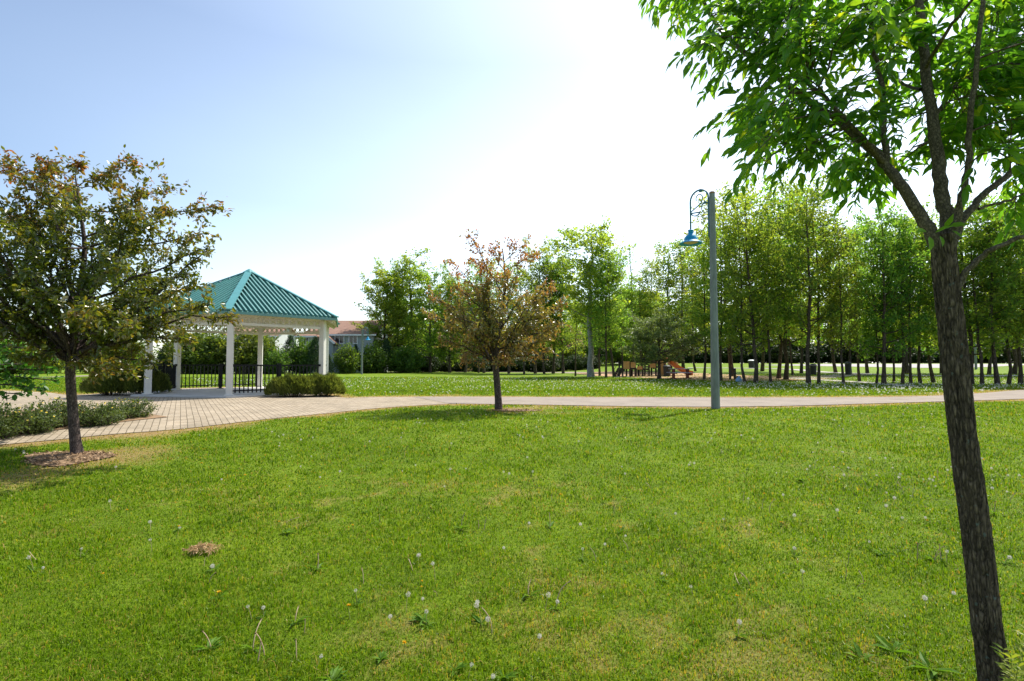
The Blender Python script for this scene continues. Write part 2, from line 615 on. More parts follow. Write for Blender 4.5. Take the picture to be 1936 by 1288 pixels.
def mat_pavers():
    m, nt, out = new_mat("concrete_pavers")
    tc = nt.nodes.new("ShaderNodeTexCoord")
    mp = nt.nodes.new("ShaderNodeMapping")
    mp.inputs["Rotation"].default_value = (0, 0, R(-122))
    lk(nt, tc.outputs["Object"], mp.inputs[0])
    wv = nt.nodes.new("ShaderNodeTexNoise")
    wv.inputs["Scale"].default_value = 3.0
    lk(nt, mp.outputs[0], wv.inputs["Vector"])
    ma = nt.nodes.new("ShaderNodeVectorMath")
    ma.operation = 'MULTIPLY_ADD'
    ma.inputs[1].default_value = (0.03, 0.03, 0)
    lk(nt, wv.outputs["Color"], ma.inputs[0])
    lk(nt, mp.outputs[0], ma.inputs[2])
    br = nt.nodes.new("ShaderNodeTexBrick")
    br.offset = 0.5
    br.inputs["Scale"].default_value = 1.0
    br.inputs["Brick Width"].default_value = 0.23
    br.inputs["Row Height"].default_value = 0.122
    br.inputs["Mortar Size"].default_value = 0.0085
    br.inputs["Mortar Smooth"].default_value = 0.4
    br.inputs["Color1"].default_value = (0.31, 0.25, 0.178, 1)
    br.inputs["Color2"].default_value = (0.37, 0.305, 0.225, 1)
    br.inputs["Mortar"].default_value = (0.15, 0.12, 0.075, 1)
    lk(nt, ma.outputs[0], br.inputs["Vector"])
    n = nt.nodes.new("ShaderNodeTexNoise")
    n.inputs["Scale"].default_value = 1.8
    n.inputs["Detail"].default_value = 8
    n.inputs["Roughness"].default_value = 0.7
    lk(nt, tc.outputs["Object"], n.inputs["Vector"])
    r = ramp_node(nt, [(0.72, 0.72, 0.70), (1.05, 1.04, 1.02)], [0.35, 0.62])
    lk(nt, n.outputs["Fac"], r.inputs[0])
    mu = nt.nodes.new("ShaderNodeMix")
    mu.data_type = 'RGBA'
    mu.blend_type = 'MULTIPLY'
    mu.inputs[0].default_value = 1
    lk(nt, br.outputs["Color"], mu.inputs[6])
    lk(nt, r.outputs[0], mu.inputs[7])
    b = nt.nodes.new("ShaderNodeBsdfPrincipled")
    b.inputs["Roughness"].default_value = 0.85
    b.inputs["Specular IOR Level"].default_value = 0.2
    lk(nt, mu.outputs[2], b.inputs["Base Color"])
    inv = nt.nodes.new("ShaderNodeMath")
    inv.operation = 'SUBTRACT'
    inv.inputs[0].default_value = 1
    lk(nt, br.outputs["Fac"], inv.inputs[1])
    bp = nt.nodes.new("ShaderNodeBump")
    bp.inputs["Strength"].default_value = 0.8
    bp.inputs["Distance"].default_value = 0.01
    lk(nt, inv.outputs[0], bp.inputs["Height"])
    lk(nt, bp.outputs[0], b.inputs["Normal"])
    lk(nt, b.outputs[0], out.inputs[0])
    return m


M['turf'] = mat_ground()
M['asphalt'] = mat_asphalt("pale_asphalt", (0.25, 0.208, 0.168), 0.2)
M['road'] = mat_asphalt("road_asphalt", (0.36, 0.33, 0.31))
M['chips'] = mat_asphalt("wood_chips", (0.40, 0.25, 0.145), 0.25)
M['mulch'] = mat_asphalt("bark_mulch", (0.23, 0.15, 0.085), 0.35)
M['pavers'] = mat_pavers()

# ------------------------------------------------------------------ ground outlines (from the photo, laid out on the terrain)
path_low = [(850, 764), (1000, 766), (1150, 768.5), (1300, 770), (1420, 769.5), (1550, 767), (1680, 763), (1800, 759.5), (1936, 755), (2100, 749), (2260, 742)]
path_up = [(2260, 727), (2100, 732), (1936, 738), (1870, 743), (1800, 747.5), (1700, 751), (1500, 752.5), (1300, 752.3), (1100, 752), (900, 751), (780, 751)]
plaza_low = [(-420, 880), (-200, 862), (0, 842), (100, 833), (200, 823), (350, 811), (480, 796), (600, 784), (720, 772), (850, 764)]
plaza_up = [(780, 751), (700, 751.3), (640, 751.5), (560, 738), (440, 733), (300, 737), (150, 747), (90, 743), (0, 739), (-200, 736), (-420, 738)]


def smooth_poly(pts, n=5):
    """Catmull-Rom through world points"""
    P = [Vector(p) for p in pts]
    out = []
    for i in range(len(P) - 1):
        p0, p1, p2, p3 = P[max(i - 1, 0)], P[i], P[i + 1], P[min(i + 2, len(P) - 1)]
        for k in range(n):
            t = k / n
            out.append(0.5 * ((2 * p1) + (p2 - p0) * t + (2 * p0 - 5 * p1 + 4 * p2 - p3) * t * t + (3 * p1 - p0 - 3 * p2 + p3) * t ** 3))
    out.append(P[-1])
    return out


def gp(l):
    return [ground(*p) for p in l]


PL = smooth_poly(gp(path_low))
PU = smooth_poly(gp(path_up))
QL = smooth_poly(gp(plaza_low))
QU = smooth_poly(gp(plaza_up))


def xy(l):
    return np.array([(p[0], p[1]) for p in l])


def inside(poly, X, Y):
    poly = np.asarray(poly)
    res = np.zeros(X.shape, bool)
    n = len(poly)
    j = n - 1
    for i in range(n):
        xi, yi = poly[i]
        xj, yj = poly[j]
        c = ((yi > Y) != (yj > Y)) & (X < (xj - xi) * (Y - yi) / (yj - yi + 1e-12) + xi)
        res ^= c
        j = i
    return res


def dist_line(line, X, Y):
    d = np.full(X.shape, 1e9)
    for (ax, ay), (bx, by) in zip(line[:-1], line[1:]):
        ex, ey = bx - ax, by - ay
        t = np.clip(((X - ax) * ex + (Y - ay) * ey) / (ex * ex + ey * ey + 1e-12), 0, 1)
        d = np.minimum(d, np.hypot(X - ax - t * ex, Y - ay - t * ey))
    return d


POLY_PATH = xy(PL + PU)
POLY_PLAZA = xy(QL + QU)


def sheet(name, poly_xy, mat, lift, res=0.5, label=None, kind="structure"):
    """a flat sheet with the outline poly_xy that follows the terrain, 'lift' above it"""
    import bmesh
    bm = bmesh.new()
    vs = [bm.verts.new((x, y, 0)) for x, y in poly_xy]
    f = bm.faces.new(vs)
    bmesh.ops.triangulate(bm, faces=[f])
    mn = poly_xy.min(0)
    mx = poly_xy.max(0)
    for ax in (0, 1):
        k = mn[ax] + res
        while k < mx[ax]:
            co = [0, 0, 0]
            no = [0, 0, 0]
            co[ax] = k
            no[ax] = 1
            bmesh.ops.bisect_plane(bm, geom=bm.verts[:] + bm.edges[:] + bm.faces[:], plane_co=co, plane_no=no)
            k += res
    for v in bm.verts:
        v.co.z = g1(v.co.x, v.co.y) + lift
    bmesh.ops.recalc_face_normals(bm, faces=bm.faces[:])
    me = bpy.data.meshes.new(name)
    bm.to_mesh(me)
    bm.free()
    if len(me.polygons) and me.polygons[0].normal.z < 0:
        me.flip_normals()
    o = link(name, me, mat)
    o["kind"] = kind
    return o


def strip_poly(center_px, width):
    """outline of a path of constant width along ground points"""
    C = smooth_poly(gp(center_px), 4)
    L, Rr = [], []
    for i, p in enumerate(C):
        d = (C[min(i + 1, len(C) - 1)] - C[max(i - 1, 0)])
        d.z = 0
        d.normalize()
        n = Vector((-d.y, d.x, 0)) * width / 2
        L.append(p + n)
        Rr.append(p - n)
    return xy(L + Rr[::-1])


# --- mulch ring positions
T_LEFT = ground(147, 857)
T_MID = ground(943, 774)
LAMP = ground(1353, 773)


def blob(c, rx, ry, n=36, seed=0, amp=0.15):
    r = np.random.default_rng(seed)
    ph = r.uniform(0, 6.28, 4)
    out = []
    for i in range(n):
        a = 2 * math.pi * i / n
        k = 1 + amp * (math.sin(2 * a + ph[0]) + 0.7 * math.sin(3 * a + ph[1]) + 0.5 * math.sin(5 * a + ph[2]))
        out.append((c[0] + rx * k * math.cos(a), c[1] + ry * k * math.sin(a)))
    return np.array(out)


RING_L = blob((T_LEFT.x + 0.10, T_LEFT.y - 0.33), 0.62, 0.42, seed=1)
RING_M = blob((T_MID.x + 0.45, T_MID.y - 0.45), 0.55, 0.32, seed=2)
bed_px = [(-300, 850), (-120, 838), (0, 824), (90, 817), (180, 806), (250, 797), (318, 790), (270, 782), (160, 778), (80, 775), (0, 781), (-150, 790), (-300, 800)]
BED = xy(gp(bed_px))

# ------------------------------------------------------------------ ground mesh
def graded(a, b, fine0, fine1, h, grow=1.12):
    out = list(np.arange(fine0, fine1 + 1e-6, h))
    s = h
    x = fine1
    while x < b:
        s *= grow
        x += s
        out.append(min(x, b))
    s = h
    x = fine0
    while x > a:
        s *= grow
        x -= s
        out.insert(0, max(x, a))
    return np.array(out)


gx = graded(-420, 420, -24, 26, 0.22)
gy = graded(-60, 700, 1.5, 24, 0.2)
GX, GY = np.meshgrid(gx, gy)
GZ = gz(GX, GY)
bumpy = np.zeros_like(GZ)


def fbm(X, Y, s, seed=0):
    """cheap smooth noise from rotated sines, about -1..1"""
    r = np.random.default_rng(seed)
    o = np.zeros_like(X)
    for k in range(9):
        a = r.uniform(0, 6.28)
        fr = s * r.uniform(0.6, 1.8)
        o += np.sin(fr * (X * math.cos(a) + Y * math.sin(a)) + r.uniform(0, 6.28) + 1.3 * np.sin(fr * 0.6 * (X * math.sin(a) - Y * math.cos(a))))
    return o / 4.0


def dryness(X, Y):
    d = np.zeros(X.shape)
    wob = 1 + 0.55 * fbm(X, Y, 2.2, 5)
    for ln, w, k in ((xy(PL), 0.6, 1.0), (xy(PU), 1.1, 1.0), (xy(QL), 0.5, 1.0), (xy(QU), 0.9, 1.0)):
        dd = dist_line(ln, X, Y)
        d = np.maximum(d, k * np.clip(1.25 - dd / (w * np.clip(wob, 0.25, 2)), 0, 1))
    for c, rx in ((T_LEFT, 1.3), (T_MID, 1.25)):
        dd = np.hypot(X - c.x - 0.35, Y - c.y + 0.3)
        d = np.maximum(d, 0.85 * np.clip(1.2 - dd / (rx * np.clip(wob, 0.4, 1.6)), 0, 1))
    # scattered tired patches, mostly low in the middle and right
    p = 0.8 * fbm(X, Y, 1.5, 11) + 0.6 * fbm(X, Y, 4.5, 12) + 0.9 * fbm(X, Y, 17, 13)
    w = np.clip(1 - np.hypot((X - 0.9) / 1.9, (Y - 3.1) / 1.3), 0, 1)
    d = np.maximum(d, np.clip(p * 0.42 + 0.38 * w - 0.16, 0, 0.42) * (Y < 7))
    d = np.maximum(d, np.clip(p * 0.30 - 0.26, 0, 0.16))
    return np.clip(d, 0, 1)


near = (np.abs(GX) < 40) & (GY < 40) & (GY > 0)
DRY = np.zeros_like(GX)
DRY[near] = dryness(GX[near], GY[near])
nx, ny = len(gx), len(gy)
idx = np.arange(nx * ny).reshape(ny, nx)
Q = np.stack([idx[:-1, :-1], idx[:-1, 1:], idx[1:, 1:], idx[1:, :-1]], -1).reshape(-1, 4)
me = np_mesh("ground", np.stack([GX, GY, GZ], -1).reshape(-1, 3), Q, {"dry": DRY.ravel()}, True)
tag(link("ground", me, M['turf']), kind="structure")

sheet("path", POLY_PATH, M['asphalt'], 0.016, 0.6)
sheet("paved_plaza", POLY_PLAZA, M['pavers'], 0.010, 0.6)
sheet("planting_bed", BED, M['mulch'], 0.022, 0.6)

# far paths, road, play surface
chips_px = [(1085, 706.5), (1130, 711), (1180, 713.3), (1240, 716), (1310, 719), (1400, 720.5), (1500, 720), (1570, 716), (1530, 711.5), (1440, 711), (1380, 708.5), (1310, 705.5), (1220, 703.5), (1130, 703.5)]
CHIPS = xy(smooth_poly(gp(chips_px) + [ground(*chips_px[0])], 3)[:-1])
sheet("play_surface", CHIPS, M['chips'], 0.02, 2.0)
FAR = strip_poly([(-200, 716), (60, 714), (160, 711), (270, 707.2), (350, 705.6), (500, 704.6), (700, 703.3), (900, 703.8), (1040, 704.5), (1100, 705.2)], 2.6)
sheet("far_path", FAR, M['asphalt'], 0.016, 2.5)
SIDE = strip_poly([(1300, 695.6), (1363, 696.2), (1430, 697), (1495, 698.6), (1550, 703.5), (1640, 707.5), (1760, 710.8), (1936, 711.2), (2150, 712)], 1.7)
sheet("side_path", SIDE, M['road'], 0.03, 2.0)
SPUR = strip_poly([(1480, 714.5), (1540, 715), (1590, 710.5), (1640, 708.5)], 1.9)
sheet("spur_path", SPUR, M['asphalt'], 0.024, 2.0)
SPUR2 = strip_poly([(1500, 716), (1570, 720), (1660, 725.5), (1720, 731)], 1.2)
road_px = [(1425, 690.6), (1520, 692), (1640, 694), (1740, 695.8), (1800, 696), (1870, 694.2), (1925, 691), (2100, 690.4), (2100, 688.6), (1940, 688.4), (1700, 688.3), (1560, 688.4)]
ROAD = xy(gp(road_px))
sheet("parking_road", ROAD, M['road'], 0.02, 4.0)

# ------------------------------------------------------------------ leaves
LT = {
    'diamond': (np.array([(0, 0, 0), (.45, .5, .07), (1, 0, -.06), (.45, -.5, .07)], float),
                np.array([(0, 1, 2), (0, 2, 3)])),
    'lance': (np.array([(0, 0, 0), (.25, .42, .05), (.6, .40, .04), (1, 0, -.16), (.6, -.40, .04), (.25, -.42, .05), (.3, 0, 0), (.65, 0, -.04)], float),
              np.array([(0, 1, 6), (1, 2, 7), (1, 7, 6), (2, 3, 7), (0, 6, 5), (6, 7, 4), (6, 4, 5), (7, 3, 4)])),
    'oval': (np.array([(0, 0, 0), (.25, .45, .06), (.62, .48, .05), (1, 0, -.08), (.62, -.48, .05), (.25, -.45, .06)], float),
             np.array([(0, 1, 2), (0, 2, 3), (0, 3, 4), (0, 4, 5)])),
}


def unit(a):
    return a / (np.linalg.norm(a, axis=-1, keepdims=True) + 1e-9)


def leaf_mesh(name, P, A, N, L, W, kind, rnd):
    T, Fc = LT[kind]
    A = unit(A)
    S = unit(np.cross(A, N))
    Nn = np.cross(S, A)
    L = np.asarray(L)[:, None, None]
    W = np.asarray(W)[:, None, None]
    V = P[:, None] + A[:, None] * T[None, :, 0:1] * L + S[:, None] * T[None, :, 1:2] * W + Nn[:, None] * T[None, :, 2:3] * L
    n, k = len(P), len(T)
    FF = (Fc[None] + (np.arange(n) * k)[:, None, None]).reshape(-1, 3)
    return np_mesh(name, V.reshape(-1, 3), FF, {"rnd": np.repeat(rnd, k)})


class Tree:
    def __init__(self, seed):
        self.r = np.random.default_rng(seed)
        self.V, self.Q, self.n = [], [], 0
        self.twigs = []      # (p0, p1) bearing leaves

    def tube(self, pts, rad, sides=6):
        V, Q = tube_np(pts, rad, sides)
        self.V.append(V)
        self.Q.append(Q + self.n)
        self.n += len(V)

    def curve(self, a, b, bend, n=6, wob=0.04):
        a, b = np.asarray(a, float), np.asarray(b, float)
        t = np.linspace(0, 1, n)[:, None]
        L = np.linalg.norm(b - a)
        p = a + (b - a) * t + np.asarray(bend)[None] * (4 * t * (1 - t)) * L
        w = self.r.normal(0, wob * L / 2, (n, 3))
        w[0] = 0
        w[-1] = 0
        return p + w * np.sin(np.pi * t)

    def limb(self, a, b, r0, bend=(0, 0, 0.0), ntw=6, tl=0.45, r1=None, sides=5, t0=0.3, up=0.25, n=6):
        """a branch from a to b, carrying twigs over its outer part"""
        L = np.linalg.norm(np.asarray(b) - np.asarray(a))
        P = self.curve(a, b, bend, n)
        rr = np.linspace(r0, r1 if r1 else max(r0 * 0.25, 0.003), n)
        self.tube(P, rr, sides)
        d = unit(P[-1] - P[0])
        for k in range(ntw):
            t = t0 + (1 - t0) * (k + self.r.uniform(0, 1)) / ntw
            i = min(int(t * (n - 1)), n - 2)
            q = P[i] + (P[i + 1] - P[i]) * (t * (n - 1) - i)
            rd = self.r.normal(0, 1, 3)
            rd -= d * rd.dot(d) * 0.7
            v = unit(d * 0.75 + unit(rd) * 0.9 + np.array([0, 0, up]))
            l = tl * self.r.uniform(0.55, 1.25) * (1.1 - 0.5 * t)
            e = q + v * l
            self.tube(self.curve(q, e, (0, 0, 0.05), 3), [rr[i] * 0.45, rr[i] * 0.3, 0.002], 3)
            self.twigs.append((q, e))
        self.twigs.append((P[-2], P[-1]))
        return P

    def wood(self, name):
        return np_mesh(name, np.concatenate(self.V), np.concatenate(self.Q), None, True)

    def leaves(self, name, n, L, W, kind='diamond', spread=0.1, t0=0.1, axis=0.6, droop=-0.3, upn=0.8, rpow=1.0, rfun=None, lsd=0.25, flat=1.0):
        r = self.r
        A0 = np.array([t[0] for t in self.twigs])
        A1 = np.array([t[1] for t in self.twigs])
        ln = np.linalg.norm(A1 - A0, axis=1) + 0.05
        k = r.choice(len(A0), n, p=ln / ln.sum())
        t = r.uniform(t0, 1.06, n)[:, None]
        P = A0[k] + (A1[k] - A0[k]) * t + r.normal(0, spread, (n, 3)) * np.array([1, 1, flat])
        ax = unit(A1[k] - A0[k]) * axis + unit(r.normal(0, 1, (n, 3))) + np.array([0, 0, droop])
        nn = r.normal(0, 0.6, (n, 3)) + np.array([0, 0, upn])
        s = np.clip(r.normal(1, lsd, n), 0.4, 1.7)
        clump = r.uniform(-0.18, 0.18, len(A0))[k]
        rn = np.clip(r.uniform(0, 1, n) ** rpow + clump, 0, 1)
        if rfun is not None:
            rn = np.clip(rfun(P, rn), 0, 1)
        return leaf_mesh(name, P, ax, nn, L * s, W * s, kind, rn)


# ------------------------------------------------------------------ grove tree kinds (each built once at the origin)
def build_grove(seed, H, cb, Rad, nl, nleaf, leaf=0.17, fork=False, r0=None, prof=None, mat='leaf_grove', bark='bark_grove', tl=1.0, spread=0.16):
    T = Tree(seed)
    r = T.r
    r0 = r0 or 0.012 * H
    n = 12
    zt = np.linspace(0, H * 0.97, n)
    wx = np.cumsum(r.normal(0, 0.02 * H / n * 3, n))
    wy = np.cumsum(r.normal(0, 0.013 * H / n * 3, n))
    wx -= wx[0]
    wy -= wy[0]
    P = np.stack([wx, wy, zt], -1)
    rad = r0 * (1 - zt / H) ** 0.8 + 0.012
    rad[0] *= 1.35
    T.tube(P, rad, 9)
    prof = prof or (lambda u: math.sin(math.pi * (0.16 + 0.70 * u)) ** 0.6)
    for k in range(nl):
        u = (k + r.uniform(0, 1)) / nl
        z0 = cb + (H * 0.96 - cb) * u
        i = np.searchsorted(zt, z0) - 1
        i = int(np.clip(i, 0, n - 2))
        f = (z0 - zt[i]) / (zt[i + 1] - zt[i])
        a = P[i] + (P[i + 1] - P[i]) * f
        az = k * 2.39996 + r.uniform(-0.5, 0.5)
        l = Rad * prof(u) * r.uniform(0.6, 1.2)
        el = r.uniform(0.15, 0.85)
        b = a + np.array([math.cos(az) * l, math.sin(az) * l, l * el])
        T.limb(a, b, max(0.012, rad[i] * 0.4), (0, 0, -0.06), 7, tl * (0.5 + 0.5 * prof(u)), None, 4, 0.22, 0.25, 5)
    T.twigs.append((P[-3], P[-1]))
    T.twigs.append((P[-2], P[-1]))
    wood = T.wood("trunk")
    wood.materials.append(M[bark])
    lv = T.leaves("crown", nleaf, leaf, leaf * 0.62, 'diamond', spread, 0.05, 0.4, -0.2, 1.1, flat=0.5)
    lv.materials.append(M[mat])
    return wood, lv, H


GROVE = {
    'slender': [build_grove(11, 11, 2.0, 1.6, 40, 6000, 0.165, r0=0.085), build_grove(12, 11, 2.9, 1.9, 35, 5300, 0.17, r0=0.105),
                build_grove(13, 11, 2.0, 1.5, 40, 5700, 0.155, r0=0.075), build_grove(14, 11, 2.2, 2.1, 35, 5300, 0.17, r0=0.095),
                build_grove(15, 11, 2.5, 1.3, 36, 4700, 0.15, r0=0.07)],
    'broad': [build_grove(21, 11, 1.9, 2.7, 42, 7400, 0.18, r0=0.115), build_grove(22, 11, 1.5, 2.5, 40, 7000, 0.18, r0=0.125), build_grove(23, 11, 2.6, 2.9, 40, 7200, 0.19, r0=0.12)],
    'thin': [build_grove(31, 10, 2.6, 1.2, 24, 3000, 0.14, r0=0.06), build_grove(32, 10, 3.0, 1.3, 24, 3300, 0.14, r0=0.055)],
    'round': [build_grove(41, 11, 1.3, 3.2, 44, 12000, 0.2, r0=0.17), build_grove(42, 11, 1.0, 3.0, 44, 11500, 0.2, r0=0.17)],
    'sparse': [build_grove(51, 11, 6.5, 1.3, 18, 700, 0.12, r0=0.09)],
    'far': [build_grove(71, 11, 0.1, 3.8, 56, 11000, 0.27, r0=0.17, prof=lambda u: math.sin(math.pi * (0.32 + 0.66 * u)) ** 0.6, tl=1.3, spread=0.25),
            build_grove(72, 11, 0.1, 3.6, 56, 11000, 0.27, r0=0.17, prof=lambda u: math.sin(math.pi * (0.36 + 0.6 * u)) ** 0.6, tl=1.3, spread=0.25)],
    'pale': [build_grove(61, 11, 3.6, 2.3, 40, 9500, 0.17, r0=0.17, bark='bark_pale')],
}


def place(kindmesh, name, base, top_h, label, cat, group, rz=None, wide=1.0, lean=0.0):
    wood, lv, H = kindmesh
    t = thing(name, tuple(base), label, cat, group)
    s = top_h / H
    t.scale = (s * wide, s * wide, s)
    t.rotation_euler = (random.uniform(-0.04, 0.04), random.uniform(-0.04, 0.04) + lean, rz if rz is not None else random.uniform(0, 6.28))
    link("trunk", wood, None, t)
    link("crown", lv, None, t)
    return t


ORD = ["first", "second", "third", "fourth", "fifth", "sixth", "seventh", "eighth", "ninth", "tenth", "eleventh", "twelfth",
       "thirteenth", "fourteenth", "fifteenth", "sixteenth", "seventeenth", "eighteenth", "nineteenth", "twentieth",
       "twenty-first", "twenty-second", "twenty-third", "twenty-fourth"]


def tree_px(bx, by, ty, kind, v, label, group, name="grove_tree", wide=1.0, Y=None, lean=0.0):
    g = ground(bx, by)
    if Y:
        p = at(bx, by, Y)
        g = Vector((p.x, Y, g1(p.x, Y)))
    top = at(bx, ty, g.y).z - g.z
    ks = GROVE[kind]
    return place(ks[v % len(ks)], name, g, top, label, "tree", group, None, wide, lean)


GR = "trees of the grove behind the meadow"
# grove right of the near lamp post: (trunk x, base y, top y, kind, width)
right = [(1363, 720, 430, 'slender', 1.0), (1384, 712, 372, 'slender', 1.15), (1408, 723, 392, 'slender', .9), (1429, 724, 366, 'broad', .85), (1457, 724, 420, 'slender', 1.0),
         (1472, 716, 375, 'slender', 1.1), (1486, 718, 362, 'broad', .9), (1499, 710, 440, 'thin', 1.0), (1529, 726, 356, 'broad', .85), (1548, 725, 372, 'slender', 1.0),
         (1595, 727, 425, 'slender', .85), (1625, 722, 470, 'thin', 1.4), (1657, 726, 430, 'slender', .8), (1671, 727, 398, 'broad', .85), (1690, 724, 440, 'slender', .9),
         (1706, 726, 410, 'slender', .9), (1722, 726, 450, 'thin', 1.2), (1740, 725, 400, 'slender', 1.0), (1765, 724, 420, 'slender', 1.0), (1836, 727, 385, 'broad', .9),
         (1857, 728, 430, 'thin', 1.3), (1886, 728, 390, 'slender', 1.0), (1907, 727, 400, 'slender', 1.1), (1930, 727, 380, 'broad', .8)]
for i, (bx, by, ty, k, w) in enumerate(right):
    look = {'slender': "slender leafy tree", 'broad': "broad leafy tree with thick trunk", 'thin': "thin sparse tree"}[k]
    tree_px(bx, by, ty, k, i, "%s, %s trunk right of the near lamp post" % (look, ORD[i]), GR, wide=w)
# a second row behind these
for i, (bx, by, ty, k) in enumerate([(1441, 702, 430, 'slender'), (1515, 706, 395, 'slender'), (1580, 705, 430, 'slender'), (1608, 708, 425, 'slender'),
                                     (1640, 706, 420, 'slender'), (1715, 707, 415, 'slender'), (1782, 706, 430, 'broad'), (1870, 708, 440, 'slender'), (1918, 708, 430, 'broad')]):
    tree_px(bx, by, ty, k, i + 1, "leafy tree in the second row of the right grove, %s from its left" % ORD[i], GR)
for i, (bx, by, ty, k, w) in enumerate([(1960, 727, 390, 'broad', .9), (1995, 726, 400, 'slender', 1.0), (2040, 725, 410, 'broad', 1.0)]):
    tree_px(bx, by, ty, k, i, "leafy tree at the right end of the grove by the path", GR, wide=w)
# between the playground and the lamp post
mid = [(1331, 718, 455, 'slender', 1.0, "slender leafy tree just left of the near lamp post"),
       (1292, 700, 458, 'slender', 1.1, "tall slender tree behind the orange slide"),
       (1315, 702, 490, 'slender', 1.1, "leafy tree between the orange slide and the near lamp post"),
       (1268, 699, 464, 'slender', 1.1, "tall leafy tree behind the dark rounded playground tree"),
       (1236, 698, 492, 'slender', 1.0, "leafy tree behind the play structure's middle"),
       (1200, 697, 452, 'sparse', 1.0, "nearly bare treetop poking above the grove left of the lamp"),
       (1213, 700, 520, 'slender', 1.0, "leafy tree behind the play structure's left half"),
       (1180, 702, 520, 'slender', 1.1, "leafy tree behind the play structure's stairs"),
       (1161, 713, 475, 'slender', 1.0, "slender tree at the left edge of the wood chips"),
       (1146, 714, 470, 'slender', 1.1, "dark trunked tree right of the pale trunked tree"),
       (1134, 711, 500, 'thin', 1.3, "thin tree close behind the pale trunked tree"),
       (1117, 713, 433, 'pale', 1.25, "tall broad tree with a pale grey trunk left of the playground"),
       (1088, 711, 560, 'thin', 1.4, "small light green tree left of the pale trunked tree")]
for i, (bx, by, ty, k, w, lb) in enumerate(mid):
    tree_px(bx, by, ty, k, i, lb, GR, wide=w)
# behind the bronze tree, and left of it
GL = "trees along the far edge of the meadow"
left = [(1065, 706.5, 485, 'slender', 1.2, "tree right of the bronze tree, nearest the pale trunked tree"),
        (1046, 706.5, 498, 'slender', 1.2, "slim trunked tree seen just right of the bronze crown"),
        (1029, 707, 500, 'slender', 1.2, "tree behind the right tips of the bronze crown"),
        (1012, 706.5, 468, 'broad', .9, "tall tree rising above the bronze crown's right shoulder"),
        (991, 708, 520, 'slender', 1.2, "tree pair member behind the bronze crown, right of its trunk"),
        (962, 706.5, 500, 'slender', 1.2, "tree directly right of the bronze tree's trunk"),
        (915, 705.5, 500, 'broad', .95, "tree rising behind the bronze crown's left shoulder"),
        (905, 705, 530, 'slender', 1.1, "tree just left of the bronze tree's trunk"),
        (880, 704.5, 530, 'slender', 1.3, "tree behind the bronze crown's left tips"),
        (850, 704.5, 522, 'round', .8, "rounded tree left of the bronze crown"),
        (813, 704.5, 518, 'round', .85, "dense tree with a grey trunk left of the bronze tree"),
        (784, 704, 483, 'slender', 1.4, "tallest tree of the clump right of the far lamp post"),
        (757, 704, 508, 'round', .9, "leafy tree second from left in the clump right of the far lamp"),
        (722, 704, 514, 'round', .95, "leftmost leafy tree of the clump, beside the far lamp post")]
for i, (bx, by, ty, k, w, lb) in enumerate(left):
    tree_px(bx, by, ty, k, i, lb, GL, wide=w, lean=(0.06 if i in (12, 13) else 0))

# far tree line: beyond the parking road, and behind the fence
for i in range(24):
    X = 14 + i * 5.6 + random.uniform(-1.5, 1.5)
    Y = 114 + (i % 2) * 9 + random.uniform(-3, 3)
    place(GROVE['far'][i % 2], "far_tree", (X, Y, g1(X, Y)), random.uniform(12, 17), "far leafy tree beyond the parking road, %s from the left" % ORD[i], "tree", "far trees beyond the parking road", None, 1.35)
for i in range(12):
    X = -24 + i * 4.3 + random.uniform(-1, 1)
    Y = 92 + random.uniform(-3, 6)
    place(GROVE['far'][(i + 1) % 2], "far_tree", (X, Y, g1(X, Y)), random.uniform(8, 12.5), "far leafy tree behind the dark fence, %s from the left" % ORD[i], "tree", "far trees behind the dark fence", None, 1.2)

# ------------------------------------------------------------------ shrubs and spruces
def build_shrub(seed, H, Rad, nst, nleaf, leaf, kind='diamond', mat='leaf_shrub', spread=0.1, bark='bark_grove', droop=-0.1, upright=0.0, tl=0.35):
    T = Tree(seed)
    r = T.r
    for k in range(nst):
        az = k * 2.39996 + r.uniform(-.3, .3)
        q = math.sqrt((k + .5) / nst)
        b = np.array([math.cos(az) * Rad * q, math.sin(az) * Rad * q, H * (1.0 - 0.62 * q ** 2.2) * r.uniform(0.8, 1.08)])
        a = np.array([math.cos(az) * 0.14 * Rad * q, math.sin(az) * 0.14 * Rad * q, -0.02])
        T.limb(a, b, 0.014 * max(1, H * 0.6), (0, 0, 0.06 - 0.16 * q), 8, tl, None, 4, 0.12, 0.2 + upright, 5)
    w = T.wood("stems")
    w.materials.append(M[bark])
    l = T.leaves("foliage", nleaf, leaf, leaf * 0.6, kind, spread, 0.0, 0.5, droop, 0.8)
    l.materials.append(M[mat])
    return w, l, H


def build_spruce(seed, H, Rad, nleaf):
    T = Tree(seed)
    r = T.r
    P = np.stack([np.zeros(8), np.zeros(8), np.linspace(0, H, 8)], -1)
    T.tube(P, np.linspace(0.09, 0.012, 8), 7)
    n = 90
    for k in range(n):
        u = (k + r.uniform(0, 1)) / n
        z = 0.12 * H + 0.86 * H * u
        l = Rad * (1 - u) ** 0.85 * r.uniform(0.75, 1.12) + 0.06
        az = k * 2.39996
        a = np.array([0, 0, z])
        b = np.array([math.cos(az) * l, math.sin(az) * l, z - 0.12 * l + 0.25 * l * u])
        T.limb(a, b, 0.012, (0, 0, -0.05), 6, 0.4 * l + 0.08, None, 3, 0.15, 0.0, 4)
    w = T.wood("trunk")
    w.materials.append(M['bark_grove'])
    l = T.leaves("foliage", nleaf, 0.17, 0.07, 'diamond', 0.05, 0.0, 1.0, 0.05, 0.8)
    l.materials.append(M['needle'])
    return w, l, H


